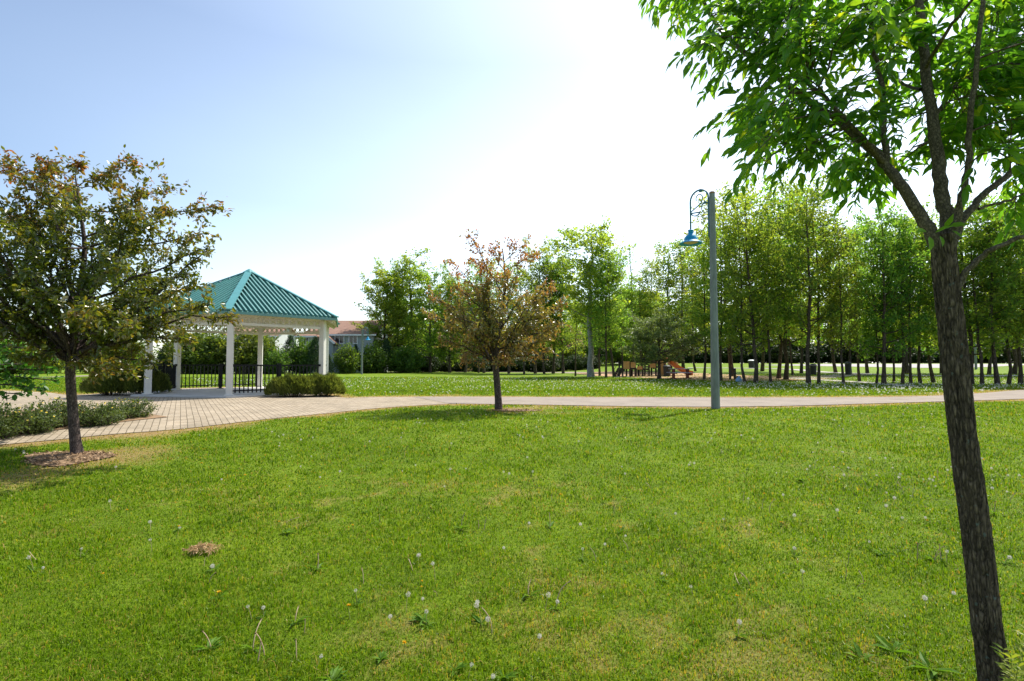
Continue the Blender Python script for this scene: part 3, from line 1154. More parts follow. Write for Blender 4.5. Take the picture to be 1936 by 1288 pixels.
SHRUB = [build_shrub(71, 3, 1.7, 34, 6500, 0.2, spread=0.16, tl=0.6), build_shrub(72, 3, 1.5, 34, 6000, 0.19, spread=0.16, tl=0.6), build_shrub(73, 3, 1.9, 36, 7000, 0.2, spread=0.18, tl=0.6)]
M['leaf_hedge'] = leaf_mat("hedge_leaves", [(0.016, 0.04, 0.010), (0.028, 0.06, 0.014), (0.05, 0.09, 0.02)], None, 0.25, 0.25, 0.5, 1.2, objvar=0.3)  # near-black tone also puts tree shade into the shrubs along the fence
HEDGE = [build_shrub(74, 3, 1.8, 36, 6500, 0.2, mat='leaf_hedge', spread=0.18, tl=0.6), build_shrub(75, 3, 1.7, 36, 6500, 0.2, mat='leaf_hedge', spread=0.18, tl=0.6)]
SPRUCE = [build_spruce(81, 5, 1.7, 7500), build_spruce(82, 5, 1.5, 7000)]


def bush(kindmesh, name, base, h, label, cat, group, wide=1.0):
    w, l, H = kindmesh
    t = thing(name, tuple(base), label, cat, group)
    s = h / H
    t.scale = (s * wide, s * wide, s)
    t.rotation_euler = (0, 0, random.uniform(0, 6.28))
    link(w.name.split('.')[0], w, None, t)
    link(l.name.split('.')[0], l, None, t)
    return t


def bush_px(kindmesh, name, px, Y, ty, label, cat, group, wide=1.0):
    p = at(px, 700, Y)
    z = g1(p.x, Y)
    return bush(kindmesh, name, (p.x, Y, z), at(px, ty, Y).z - z, label, cat, group, wide)


GH = "greenery between the gazebo and the houses"
hs = [(372, 66, 622, 'L', 1.2, "leafy tree seen between the gazebo's left columns"),
      (405, 64, 628, 'L', 1.2, "bushy tree seen left of the gazebo's front column"),
      (428, 68, 640, 'S', 1.0, "dark spruce close left of the gazebo's front column"),
      (463, 64, 622, 'L', 1.15, "dense leafy tree between the gazebo's front and back columns"),
      (500, 63, 634, 'L', 0.8, "bushy tree just right of the gazebo's back column"),
      (522, 62, 660, 'L', 0.9, "low yellowish bush seen inside the gazebo's right half"),
      (548, 66, 634, 'S', 1.0, "grey green spruce seen through the gazebo's right bay"),
      (572, 65, 641, 'L', 1.0, "light green bushy tree seen through the gazebo's right bay"),
      (595, 64, 636, 'S', 0.9, "dark conifer left of the gazebo's right columns"),
      (621, 62, 670, 'S', 1.0, "small spruce just right of the gazebo's right columns"),
      (655, 64, 652, 'L', 0.9, "dark rounded shrub in front of the grey house"),
      (672, 67, 651, 'S', 0.9, "dark conifer left of the far lamp post"),
      (704, 68, 650, 'L', 1.1, "dark shrub right of the far lamp post"),
      (730, 70, 640, 'S', 1.0, "dark spruce at the left of the tree clump"),
      (765, 70, 655, 'L', 1.2, "shrub under the tallest tree of the clump")]
for i, (px, Y, ty, k, w, lb) in enumerate(hs):
    km = SHRUB[i % 3] if k == 'L' else SPRUCE[i % 2]
    bush_px(km, "leafy_shrub" if k == 'L' else "spruce", px, Y, ty, lb, "shrub" if k == 'L' else "spruce", GH, w)
# left end, behind the near crabapple
for i, (px, Y, ty, k, w, lb) in enumerate([(-60, 58, 600, 'L', 1.2, "leafy tree outside the left edge behind the crabapple"), (15, 60, 640, 'L', 1.2, "leafy shrub far behind the left edge of the crabapple crown"),
                                           (75, 64, 650, 'L', 1.2, "leafy shrub far behind the crabapple, left of its trunk"), (130, 70, 640, 'S', 1.0, "spruce far behind the crabapple trunk"),
                                           (185, 66, 645, 'L', 1.3, "leafy shrub far behind the crabapple, right of its trunk"), (240, 68, 640, 'L', 1.2, "leafy shrub behind the dark yew mound"),
                                           (312, 66, 650, 'S', 1.1, "dark spruce between the gazebo's two left columns"), (340, 70, 640, 'L', 1.2, "leafy shrub behind the gazebo's rear left column")]):
    km = SHRUB[i % 3] if k == 'L' else SPRUCE[i % 2]
    bush_px(km, "leafy_shrub" if k == 'L' else "spruce", px, Y, ty, lb, "shrub" if k == 'L' else "spruce", GH, w)
# understorey added below the grove's left part; dark leaves imitate tree shade
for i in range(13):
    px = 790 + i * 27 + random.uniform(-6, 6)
    bush_px(HEDGE[i % 2], "leafy_shrub", px, 77.5 + random.uniform(-1.5, 1.5), random.uniform(664, 680), "added low shrub before the fence, coloured dark as tree shade, %s from its left end" % ORD[i], "shrub", "undergrowth along the dark fence", 1.25)
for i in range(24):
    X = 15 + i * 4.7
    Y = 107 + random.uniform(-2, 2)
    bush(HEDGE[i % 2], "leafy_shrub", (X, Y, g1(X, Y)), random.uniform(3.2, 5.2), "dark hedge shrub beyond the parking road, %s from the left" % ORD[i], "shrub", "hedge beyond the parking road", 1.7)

# dark rounded tree in front of the playground
def rounded():
    return build_grove(91, 5, 1.25, 2.9, 54, 17000, 0.13, r0=0.13, mat='leaf_dark', prof=lambda u: math.sin(math.pi * (0.25 + 0.7 * u)) ** 0.6, tl=0.8, spread=0.12)


g = ground(1246, 716.5)
place(rounded(), "rounded_tree", g, at(1246, 607, g.y).z - g.z, "low dark rounded tree in front of the play structure", "tree", None, 0.4, 1.15)

# ------------------------------------------------------------------ yew mounds beside the gazebo
def build_yew(seed, H, Rx, Ry, n):
    r = np.random.default_rng(seed)
    T = Tree(seed)
    for k in range(46):
        a = r.uniform(0, 6.28)
        q = math.sqrt(r.uniform(0, 1))
        b = np.array([Rx * q * math.cos(a) * .85, Ry * q * math.sin(a) * .85, H * (0.86 - 0.42 * q ** 3)])
        T.limb(np.array([b[0] * .4, b[1] * .4, 0]), b, 0.012, (0, 0, 0.0), 3, 0.2, None, 4, 0.3, 0.6, 4)
    a = r.uniform(0, 2 * np.pi, n)
    q = np.sqrt(r.uniform(0, 1, n))
    lump = 1 + 0.10 * np.sin(3 * a + seed) + 0.08 * np.sin(7 * a + 2 * seed)
    x = Rx * q * np.cos(a) * lump
    y = Ry * q * np.sin(a) * lump
    surf = H * np.sqrt(np.clip(1 - 0.93 * q ** 3.2, 0, 1)) * (1 + 0.16 * np.sin(x * 9 + seed) * np.cos(y * 8) + 0.1 * np.sin(x * 23 + y * 17))
    z = surf * (1 - 0.75 * r.uniform(0, 1, n) ** 2.2)
    P = np.stack([x, y, z], -1)
    A = np.stack([x / Rx * 0.5, y / Ry * 0.5, np.ones(n)], -1) + r.normal(0, 0.33, (n, 3))
    N = r.normal(0, 1, (n, 3))
    s = np.clip(r.normal(1, .25, n), .5, 1.6)
    w = T.wood("stems")
    w.materials.append(M['bark_grove'])
    l = leaf_mesh("foliage", P, A, N, 0.15 * s, 0.024 * s, 'diamond', np.clip(r.uniform(0, 1, n) * 0.8 + 0.2 * np.sin(x * 5) * np.cos(y * 6), 0, 1))
    l.materials.append(M['yew'])
    return w, l


def yew(px, py, Rx, Ry, H, n, seed, label):
    b = ground(px, py)
    t = thing("yew_shrub", (b.x, b.y + Ry * 0.8, b.z), label, "shrub", "clipped yews beside the gazebo")
    w, l = build_yew(seed, H, Rx, Ry, n)
    link("stems", w, None, t)
    link("foliage", l, None, t)


yew(544, 752, 0.86, 0.62, 0.60, 16000, 3, "feathery green yew mound hiding the right railing, nearer the paving")
yew(600, 751, 0.80, 0.60, 0.63, 15000, 4, "feathery green yew mound at the foot of the gazebo's right columns")
yew(192, 749, 0.95, 0.6, 0.78, 14000, 5, "shaded yew mound left of the gazebo, left one of the pair")
yew(252, 748.5, 0.85, 0.6, 0.84, 14000, 6, "very dark yew mound touching the gazebo's left column")

# cinquefoil shrubs in the bed
def build_cinq(seed):
    w, l, H = build_shrub(seed, 0.52, 0.52, 22, 3000, 0.04, 'oval', 'potentilla', 0.03, 'bark_crab', 0.1, 0.25, 0.2)
    r = np.random.default_rng(seed)
    n = 15
    a = r.uniform(0, 6.28, n)
    q = np.sqrt(r.uniform(0, 1, n)) * 0.95
    P = np.stack([0.55 * q * np.cos(a), 0.55 * q * np.sin(a), 0.58 * (1 - 0.6 * q ** 2.2) + r.normal(0, .015, n)], -1)
    # a blossom is five short broad petals
    PP, AA, NN = [], [], []
    for p in P:
        up = unit(np.array([p[0], p[1] - 0.1, 0.6]) + r.normal(0, .2, 3))
        s = unit(np.cross(up, r.normal(0, 1, 3)))
        t = np.cross(up, s)
        for k in range(5):
            b = 6.283 * k / 5
            PP.append(p)
            AA.append(s * math.cos(b) + t * math.sin(b) + up * 0.25)
            NN.append(up)
    m = len(PP)
    f = leaf_mesh("blossoms", np.array(PP), np.array(AA), np.array(NN), np.full(m, .019), np.full(m, .02), 'oval', r.uniform(0, 1, m))
    f.materials.append(M['blossom'])
    return w, l, f


M['blossom'] = leaf_mat("yellow_blossom", [(0.66, 0.46, 0.03), (0.74, 0.58, 0.07)], None, 0.3, 0.2, 0.6, 1.0, tcol=(1, 1, .6))
CINQ = [build_cinq(101), build_cinq(102), build_cinq(103)]
cpos = [(-50, 838, 1.3, "outside the left edge"), (22, 827, 1.25, "at the left edge of the photo"), (70, 817, 1.15, "second from the left edge"), (112, 809, 1.1, "left of the crabapple trunk"),
        (160, 811, 1.05, "just right of the crabapple trunk, full of blossoms"), (196, 800, 1.05, "second to the right of the crabapple trunk"), (236, 794, 1.0, "at the pointed right end of the bed")]
for i, (px, py, s, lb) in enumerate(cpos):
    b = ground(px, py)
    t = thing("cinquefoil_shrub", (b.x, b.y + 0.35, b.z + 0.02), "low cinquefoil shrub with yellow blossoms, " + lb, "shrub", "flowering shrubs in the planting bed")
    t.scale = (s * .78, s * .78, s * random.uniform(.72, .88))
    t.rotation_euler = (0, 0, random.uniform(0, 6.28))
    w, l, f = CINQ[i % 3]
    link("stems", w, None, t)
    link("foliage", l, None, t)
    link("blossoms", f, None, t)

sheet("spur_path", SPUR2, M['road'], 0.028, 2.0)

# ------------------------------------------------------------------ gazebo
GC = Vector((-11.15, 22.3, 0.4))
GA = [R(-72.5 + 60 * k) for k in range(6)]        # A, C, E, D, B2, B  (front, right, back right, back, back left, left)
RC = 3.52
SLAB = 0.47
gaz = thing("gazebo", (GC.x, GC.y, 0.4), "six-sided open gazebo with teal metal roof, white posts and black railings", "gazebo")


def hexp(r, z, k):
    return Vector((GC.x + r * math.cos(GA[k % 6]), GC.y + r * math.sin(GA[k % 6]), z))


mb = MB()
mb.prism([hexp(4.05, 0.30, k) for k in range(6)], (0, 0, SLAB - 0.30))
obj("slab", mb, M['concrete'], gaz, bevel=0.015)
EZ, AZ, RR = 3.43, 5.46, 4.12                     # eave height, apex height, eave radius
for k in range(6):
    p = hexp(RC, 0, k)
    mb = MB()
    mb.box((p.x, p.y, (SLAB + 3.36) / 2), (0.205, 0.205, 3.36 - SLAB), GA[k])
    mb.box((p.x, p.y, SLAB + 0.02), (0.30, 0.30, 0.04), GA[k])
    obj("post", mb, M['cream'], gaz, bevel=0.012)
apex = Vector((GC.x, GC.y, AZ))
for k in range(6):
    a, b = hexp(RR, EZ, k), hexp(RR, EZ, k + 1)
    mid = (a + b) / 2
    e = (b - a).normalized()
    half = (b - a).length / 2
    sl = apex - mid
    n = e.cross(sl).normalized()
    if n.z < 0:
        n = -n
    mb = MB()
    mb.prism([a, b, apex], -n * 0.03)
    nr = 23
    for i in range(nr):
        s = -half + (i + 0.5) * (2 * half / nr)
        tmax = 1 - abs(s) / half - 0.03
        if tmax < 0.03:
            continue
        p0 = mid + e * s + sl * 0.002 + n * 0.042
        p1 = mid + e * s + sl * tmax + n * 0.042
        mb.bar(p0, p1, 0.056, 0.088, n)
    obj("roof_panel", mb, M['teal'], gaz)
    # underside of corrugated sheet
    mb = MB()
    d = -n * 0.07
    c0 = 0.985
    aa, bb = mid + (a - mid) * c0, mid + (b - mid) * c0
    mb.prism([aa + d, bb + d, mid + sl * 0.97 + d], -n * 0.012)
    for i in range(nr):
        s = -half * .96 + (i + 0.5) * (1.92 * half / nr)
        tmax = 1 - abs(s) / half - 0.05
        if tmax < 0.04:
            continue
        mb.bar(mid + e * s + sl * 0.01 + d * 1.35, mid + e * s + sl * tmax + d * 1.22, 0.07, 0.012, n)
    obj("soffit", mb, M['cream_warm'], gaz)
    mb = MB()
    o = (mid - GC)
    o.z = 0
    o.normalize()
    mb.bar(a + o * 0.012 + Vector((0, 0, -0.03)), b + o * 0.012 + Vector((0, 0, -0.03)), 0.024, 0.10)
    obj("fascia", mb, M['teal'], gaz)
    # hip cap
    mb = MB()
    hd = (apex - a)
    hn = Vector((math.cos(GA[k]), math.sin(GA[k]), 0))
    up = hd.cross(Vector((-hn.y, hn.x, 0))).normalized()
    if up.z < 0:
        up = -up
    mb.bar(a + up * 0.085 - hd * 0.004, apex + up * 0.08, 0.25, 0.045, up)
    obj("hip_cap", mb, M['teal_cap'], gaz)
    # rafter below the hip
    mb = MB()
    mb.bar(a - up * 0.17 + hd * 0.02, apex - up * 0.17 - hd * 0.02, 0.10, 0.14, up)
    obj("rafter", mb, M['cream_warm'], gaz)
mb = MB()
mb.lathe([(0.001, 0.17), (0.1, 0.12), (0.28, 0.0), (0.30, -0.06)], (apex.x, apex.y, AZ + 0.0), 6)
obj("roof_cap", mb, M['teal_cap'], gaz)

RTOP, RBOT = SLAB + 1.07, SLAB + 0.16
for k in range(6):
    a, b = hexp(RC, 0, k), hexp(RC, 0, k + 1)
    e = (b - a)
    L = e.length
    e.normalize()
    p0, p1 = a + e * 0.12, b - e * 0.12
    l = (p1 - p0).length
    # frieze: two beams with rings between
    mb = MB()
    mb.bar(p0 + Vector((0, 0, 3.37)), p1 + Vector((0, 0, 3.37)), 0.09, 0.10)
    beam = obj("top_beam", mb, M['cream'], gaz, bevel=0.006)
    mb = MB()
    mb.bar(p0 + Vector((0, 0, 3.05)), p1 + Vector((0, 0, 3.05)), 0.09, 0.10)
    low = obj("lower_beam", mb, M['cream'], gaz, bevel=0.006)
    nr = 13
    o = Vector((e.y, -e.x, 0))
    for i in range(nr):
        c = p0 + e * (l * (i + 0.5) / nr) + Vector((0, 0, 3.21))
        ring = []
        mb = MB()
        pts = [c + e * (0.088 * math.cos(t)) + Vector((0, 0, 0.088 * math.sin(t))) for t in np.linspace(0, 2 * math.pi, 19)]
        mb.tube(pts, 0.018, 6, False)
        obj("ring", mb, M['cream_warm'], low, True)
    for i in range(nr + 1):
        c = p0 + e * (l * i / nr)
        mb = MB()
        mb.bar(c + Vector((0, 0, 3.10)), c + Vector((0, 0, 3.32)), 0.034, 0.034, (1, 0, 0))
        obj("frieze_bar", mb, M['cream'], low)
    if k in (2, 5):       # the two entrances stay open
        continue
    mb = MB()
    mb.bar(p0 - e * 0.1 + Vector((0, 0, RTOP)), p1 + e * 0.1 + Vector((0, 0, RTOP)), 0.055, 0.055)
    mb.bar(p0 + Vector((0, 0, RBOT)), p1 + Vector((0, 0, RBOT)), 0.045, 0.045)
    for q in (p0 - e * 0.0, p1):
        mb.box((q.x, q.y, RTOP), (0.09, 0.09, 0.09), math.atan2(e.y, e.x))
    rail = obj("railing", mb, M['black_metal'], gaz)
    nb = 22
    for i in range(nb):
        if abs(i - (nb - 1) / 2) < 0.8 and nb % 2:
            continue
        c = p0 + e * (l * (i + 0.5) / nb)
        mb = MB()
        mb.box((c.x, c.y, (RTOP + RBOT - 0.10) / 2), (0.032, 0.032, RTOP - RBOT + 0.10 - 0.02), math.atan2(e.y, e.x))
        obj("baluster", mb, M['black_metal'], rail)
    c = (p0 + p1) / 2
    mb = MB()
    mb.box((c.x, c.y, (SLAB + RTOP + 0.05) / 2), (0.10, 0.10, RTOP + 0.05 - SLAB), math.atan2(e.y, e.x))
    mb.box((c.x, c.y, SLAB + 0.012), (0.2, 0.2, 0.024), math.atan2(e.y, e.x))
    mb.box((c.x, c.y, RTOP + 0.06), (0.12, 0.12, 0.03), math.atan2(e.y, e.x))
    obj("railing_post", mb, M['black_metal'], rail)


# ------------------------------------------------------------------ street lamps
def lamp(base, H, ang, label, r0=0.118, r1=0.076):
    t = thing("street_lamp", tuple(base), label, "street lamp", "blue bell lamps along the paths")
    b = Vector(base)
    mb = MB()
    zs = np.linspace(-0.1, H, 10)
    mb.tube([b + Vector((0, 0, z)) for z in zs], np.interp(zs, [0, H], [r0, r1]), 10)
    obj("pole", mb, M['pole'], t)
    mb = MB()
    mb.lathe([(r1 + 0.004, -0.02), (r1 + 0.004, 0.012), (r1 * .8, 0.035), (0.001, 0.04)], (b.x, b.y, b.z + H), 10)
    obj("pole_cap", mb, M['rust'], t)
    d = Vector((math.cos(ang), math.sin(ang), 0))
    u = Vector((0, 0, 1))
    o = b + d * (r1 + 0.035)

    def P(x, z):
        return o + d * x + u * (H + z)

    # hook: up along the pole, over, and down to the shade
    W = 0.56
    pts = [P(0.0, -1.2), P(0.0, -0.8), P(0.0, -0.4), P(0.0, -0.12)]
    for k in range(1, 12):
        th = math.pi * k / 12
        pts.append(P(W / 2 - W / 2 * math.cos(th), -0.12 + 0.30 * math.sin(th) ** 0.85))
    pts += [P(W, -0.12), P(W, -0.3), P(W, -0.55), P(W, -0.86)]
    mb = MB()
    mb.tube(pts, 0.024, 8)
    arm = obj("arm", mb, M['lamp_arm'], t, True)
    mb = MB()
    mb.lathe([(0.001, -0.05), (0.045, -0.035), (0.05, 0), (0.045, 0.035), (0.001, 0.05)], tuple(P(W * .42, 0.155)), 10)
    obj("collar", mb, M['lamp_arm'], arm, True)
    mb = MB()
    s1 = [P(W - 0.01, -0.42 + 0.0)]
    # S scroll
    for k in range(17):
        th = math.pi * 1.15 + k / 16 * math.pi * 0.85
        s1.append(P(W * .70 + 0.15 * math.cos(th), -0.38 + 0.14 * math.sin(th)))
    s1 += [P(W * .40, -0.20), P(W * .33, -0.08)]
    for k in range(12):
        th = 0.0 + k / 11 * math.pi * 1.15
        s1.append(P(W * .50 + 0.10 * math.cos(math.pi - th), -0.05 + 0.11 * math.sin(th)))
    mb.tube(s1, np.linspace(0.020, 0.013, len(s1)), 6)
    s2 = [P(W * .36, -0.24)]
    for k in range(12):
        th = k / 11 * math.pi * 1.35
        s2.append(P(W * .17 + 0.115 * math.cos(math.pi * .55 - th + 0.5), -0.34 + 0.15 * math.sin(math.pi * .55 - th + 0.5)))
    mb.tube(s2, np.linspace(0.018, 0.012, len(s2)), 6)
    obj("scroll", mb, M['lamp_arm'], arm, True)
    c = P(W, -1.22)
    prof = [(0.028, 0.36), (0.05, 0.345), (0.075, 0.335), (0.085, 0.325), (0.085, 0.315), (0.072, 0.305), (0.072, 0.235), (0.078, 0.225), (0.105, 0.20),
            (0.145, 0.155), (0.172, 0.10), (0.185, 0.05), (0.19, 0.035), (0.215, 0.02), (0.27, -0.01), (0.315, -0.045), (0.318, -0.055), (0.305, -0.052), (0.2, -0.01), (0.17, 0.03), (0.001, 0.05)]
    mb = MB()
    mb.lathe(prof, tuple(c), 28)
    sh = obj("lamp_shade", mb, M['lamp_blue'], t, True)
    mb = MB()
    mb.lathe([(0.20, -0.018), (0.12, -0.045), (0.001, -0.055)], tuple(c), 20)
    obj("lens", mb, M['lamp_in'], sh, True)
    return t


lamp(LAMP, at(1346, 365, LAMP.y).z - LAMP.z, R(128), "near blue bell lamp on a tall grey green pole beside the path")
q = at(684, 703, 60.5)
q.z = g1(q.x, q.y)
lamp((q.x, q.y, q.z), at(684, 622, q.y).z - q.z, R(-8), "far small blue bell lamp in front of the grey house", 0.125, 0.085)
q = at(1845, 690, 62)
lamp((q.x, 62, g1(q.x, 62)), 6.0, R(150), "far lamp pole between the trunks right of the near ash trunk", 0.13, 0.09)


# ------------------------------------------------------------------ houses
def gable_house(label, name, x0, x1, y0, y1, zb, eave, ridge, mat, windows, wing=None, over=0.5, group="houses behind the park", hip=False, porch=None):
    t = thing(name, ((x0 + x1) / 2, y0, zb), label, "house", group)
    mb = MB()
    mb.box(((x0 + x1) / 2, (y0 + y1) / 2, (zb + eave) / 2), (x1 - x0, y1 - y0, eave - zb))
    ym = (y0 + y1) / 2
    if not hip:
        mb.prism([(x0, y0, eave), (x0, y1, eave), (x0, ym, ridge - 0.2)], (x1 - x0, 0, 0))
    wall = obj("wall", mb, mat, t)
    a = over
    r = MB()
    hi = 2.5 if hip else 0.0
    sl = (ridge - eave) / (ym - y0)
    ez = eave - a * sl
    for sgn, yy in ((1, y0 - a), (-1, y1 + a)):
        r.prism([(x0 - a, yy, ez), (x1 + a, yy, ez), (x1 + a - hi, ym, ridge), (x0 - a + hi, ym, ridge)], (0, 0, 0.16))
    if hip:
        r.prism([(x0 - a, y0 - a, ez), (x0 - a, y1 + a, ez), (x0 - a + hi, ym, ridge)], (0, 0, 0.16))
        r.prism([(x1 + a, y0 - a, ez), (x1 + a, y1 + a, ez), (x1 + a - hi, ym, ridge)], (0, 0, 0.16))
    roof = obj("roof", r, M['roof_brown'], t)
    m2 = MB()
    m2.box(((x0 + x1) / 2, y0 - a - 0.03, ez + 0.02), (x1 - x0 + 2 * a, 0.06, 0.2))
    obj("fascia", m2, M['white'], roof)
    for (fx, fy) in ((0.45, 0.55), (0.53, 0.72), (0.62, 0.8)):
        if x1 - x0 > 9:
            m3 = MB()
            px_, py_ = x0 + (x1 - x0) * fx, y0 + (ym - y0) * fy
            pz = eave + (py_ - y0) * sl
            m3.lathe([(0.12, -0.1), (0.12, 0.35), (0.22, 0.36), (0.18, 0.5), (0.001, 0.52)], (px_, py_, pz + 0.1), 8)
            obj("roof_vent", m3, M['white'] if fx == .53 else M['bin'], roof)
    for (wx, wz, ww, wh) in windows:
        m3 = MB()
        for s in (-1, 1):
            m3.box((wx + s * ww / 2, y0 - 0.04, wz), (0.12, 0.1, wh + 0.24))
        for s in (-1, 1):
            m3.box((wx, y0 - 0.04, wz + s * wh / 2), (ww - 0.12, 0.1, 0.12))
        m3.box((wx, y0 - 0.03, wz), (0.07, 0.08, wh - 0.12))
        w = obj("window", m3, M['white'], t)
        m3 = MB()
        m3.box((wx, y0 - 0.012, wz), (ww - 0.1, 0.02, wh - 0.1))
        obj("pane", m3, M['glass'], w)
    if porch:
        px0, px1, pd, pe, pr = porch
        m4 = MB()
        pm = (px0 + px1) / 2
        m4.prism([(px0, y0 - pd, zb), (px1, y0 - pd, zb), (px1, y0 - pd, pe), (pm, y0 - pd, pr), (px0, y0 - pd, pe)], (0, pd - 0.003, 0))
        obj("gable_bay", m4, M['siding'], t)
        m5 = MB()
        for s in (-1, 1):
            xe = pm + s * ((px1 - px0) / 2 + 0.35)
            m5.prism([(pm, y0 - pd - 0.35, pr + 0.02), (xe, y0 - pd - 0.35, pe - 0.15), (xe, y0 - pd - 0.35, pe + 0.03), (pm, y0 - pd - 0.35, pr + 0.22)], (0, pd + 0.3, 0))
        br = obj("bay_roof", m5, M['roof_brown'], t)
        m6 = MB()
        for s in (-1, 1):
            xe = pm + s * ((px1 - px0) / 2 + 0.35)
            m6.bar((pm, y0 - pd - 0.38, pr + 0.1), (xe, y0 - pd - 0.38, pe - 0.06), 0.05, 0.26)
        obj("bay_trim", m6, M['white'], br)
    return t


Yh = 73.0
hx = lambda px, Y=Yh: at(px, 640, Y).x
hz = lambda py, Y=Yh: at(900, py, Y).z
gable_house("long grey two-storey house with brown shingle roof behind the far lamp", "grey_house", hx(596), hx(706), Yh, Yh + 9, 0.3, hz(631), at(900, 608, Yh + 4.5).z, M['siding'],
            [(hx(642), hz(641), 1.25, 1.25), (hx(668), hz(641), 1.15, 1.25)],
            porch=(hx(617), hx(637), 1.6, hz(650), hz(640)))
gable_house("low pale house wing with hipped brown roof seen through the gazebo", "pale_house", hx(566, 71), hx(594, 71), 71, 77, 0.3, hz(635, 71), at(900, 624, 74).z, M['siding_pale'],
            [(hx(579, 71), hz(645, 71), 0.7, 1.0)], hip=True)
gable_house("pale house with brown roof behind the trees left of the gazebo's back column", "pale_house", hx(425, 80), hx(520, 80), 80, 88, 0.3, hz(634, 80), at(900, 616, 84).z, M['siding_pale'],
            [(hx(447, 80), hz(645, 80), 1.2, 1.3), (hx(500, 80), hz(645, 80), 1.2, 1.3)])
gable_house("brown roofed house half hidden behind the trees right of the bronze tree", "pale_house", hx(1020, 97), hx(1100, 97), 97, 105, 0.4, hz(655, 97), at(900, 628, 101).z, M['siding_pale'],
            [(hx(1052, 97), hz(664, 97), 1.3, 1.3), (hx(1080, 97), hz(664, 97), 1.3, 1.3)])
gable_house("house hidden behind the leafy clump right of the far lamp", "pale_house", hx(770, 95), hx(870, 95), 95, 103, 0.4, hz(648, 95), at(900, 628, 99).z, M['siding_pale'],
            [(hx(800, 95), hz(658, 95), 1.3, 1.3), (hx(845, 95), hz(658, 95), 1.3, 1.3)])

# dark wooden fence behind the grove's left part
fz = thing("wooden_fence", (0, 80, 0.4), "long dark wooden fence in the shade behind the bronze tree", "fence")
x0, x1 = hx(735, 80), hx(1130, 80)
npan = 12
for i in range(npan):
    xa = x0 + (x1 - x0) * i / npan
    xb = x0 + (x1 - x0) * (i + 1) / npan
    mb = MB()
    nb = 18
    for j in range(nb):
        xc = xa + (xb - xa) * (j + .5) / nb
        mb.box((xc, 80, g1(xc, 80) + 0.95), ((xb - xa) / nb * 0.9, 0.025, 1.75 + random.uniform(-.02, .02)))
    obj("fence_panel", mb, M['fence_wood'], fz)
for i in range(npan + 1):
    xa = x0 + (x1 - x0) * i / npan
    mb = MB()
    mb.box((xa, 80.1, g1(xa, 80) + 0.95), (0.12, 0.12, 2.0))
    obj("fence_post", mb, M['fence_wood'], fz)

# ------------------------------------------------------------------ playground
PY = 49.0
pg = ground(1225, 712)
PY = pg.y


def pp(px, py, Y=None):
    return at(px, py, Y or PY)


pz = g1(pp(1225, 700).x, PY)
play = thing("play_structure", (pp(1225, 700).x, PY, pz), "dark post play structure with tan panels, decks and an orange slide", "play structure")


def gpz(x, y=PY):
    return g1(x, y) + 0.01


def post(px, ty, dy=0.0):
    x = pp(px, 700).x
    zt = pp(px, ty).z
    mb = MB()
    mb.box((x, PY + dy, (gpz(x, PY + dy) + zt) / 2), (0.13, 0.13, zt - gpz(x, PY + dy)))
    obj("support_post", mb, M['brown_post'], play)


D = 1.7
for px, ty in ((1177, 683), (1191, 683), (1201, 694), (1215, 690), (1227, 690), (1240, 682), (1255, 684), (1266, 690)):
    post(px, ty)
    post(px + 1.5, ty, D)


def deck(pa, pb, py, mat=M['brown_post']):
    xa, xb = pp(pa, 700).x, pp(pb, 700).x
    z = pp(pa, py).z
    mb = MB()
    mb.box(((xa + xb) / 2, PY + D / 2, z), (xb - xa, D, 0.14))
    obj("deck", mb, mat, play)


def panel(pa, pb, ya, yb, dy=-0.08, mat=M['tan']):
    xa, xb = pp(pa, 700).x, pp(pb, 700).x
    za, zb_ = pp(pa, ya).z, pp(pa, yb).z
    mb = MB()
    n = 6
    for i in range(n):
        xc = xa + (xb - xa) * (i + .5) / n
        mb.box((xc, PY + dy, (za + zb_) / 2), ((xb - xa) / n * 0.86, 0.05, za - zb_))
    mb.box(((xa + xb) / 2, PY + dy - 0.03, za), (xb - xa, 0.04, 0.1))
    mb.box(((xa + xb) / 2, PY + dy - 0.03, zb_), (xb - xa, 0.04, 0.1))
    obj("panel", mb, mat, play)


deck(1176, 1202, 697)
deck(1201, 1228, 698)
deck(1227, 1267, 694)
panel(1178, 1190, 684.5, 696.5)
panel(1192, 1201, 686, 694)
panel(1204, 1214, 694, 697.5)
panel(1228, 1239, 688, 694)
panel(1248, 1255, 692, 709)
panel(1242, 1254, 684, 690)
# stairs on the left
mb = MB()
xa, xb = pp(1168, 709).x, pp(1177, 697).x
z1 = pp(1177, 697).z
n = 5
for i in range(n):
    f = (i + .5) / n
    x = xa + (xb - xa) * f
    z = gpz(xa) + (z1 - gpz(xa)) * f
    mb.box((x, PY + D / 2, z), (0.3, D * .8, 0.06))
for s in (0.1, D - 0.1):
    mb.bar((xa, PY + s, gpz(xa)), (xb, PY + s, z1), 0.06, 0.22)
    mb.bar((xa, PY + s, gpz(xa) + 0.6), (xb, PY + s, z1 + 0.6), 0.04, 0.04)
obj("stairs", mb, M['brown_post'], play)
# climbing bars between the decks
mb = MB()
for i in range(5):
    x = pp(1204 + i * 5, 700).x
    mb.tube([(x, PY + 0.1, gpz(x)), (x, PY + 0.1, pp(1204, 698).z), (x, PY + D - .1, pp(1204, 698).z), (x, PY + D - .1, gpz(x))], 0.03, 6)
obj("climbing_bars", mb, M['brown_post'], play)
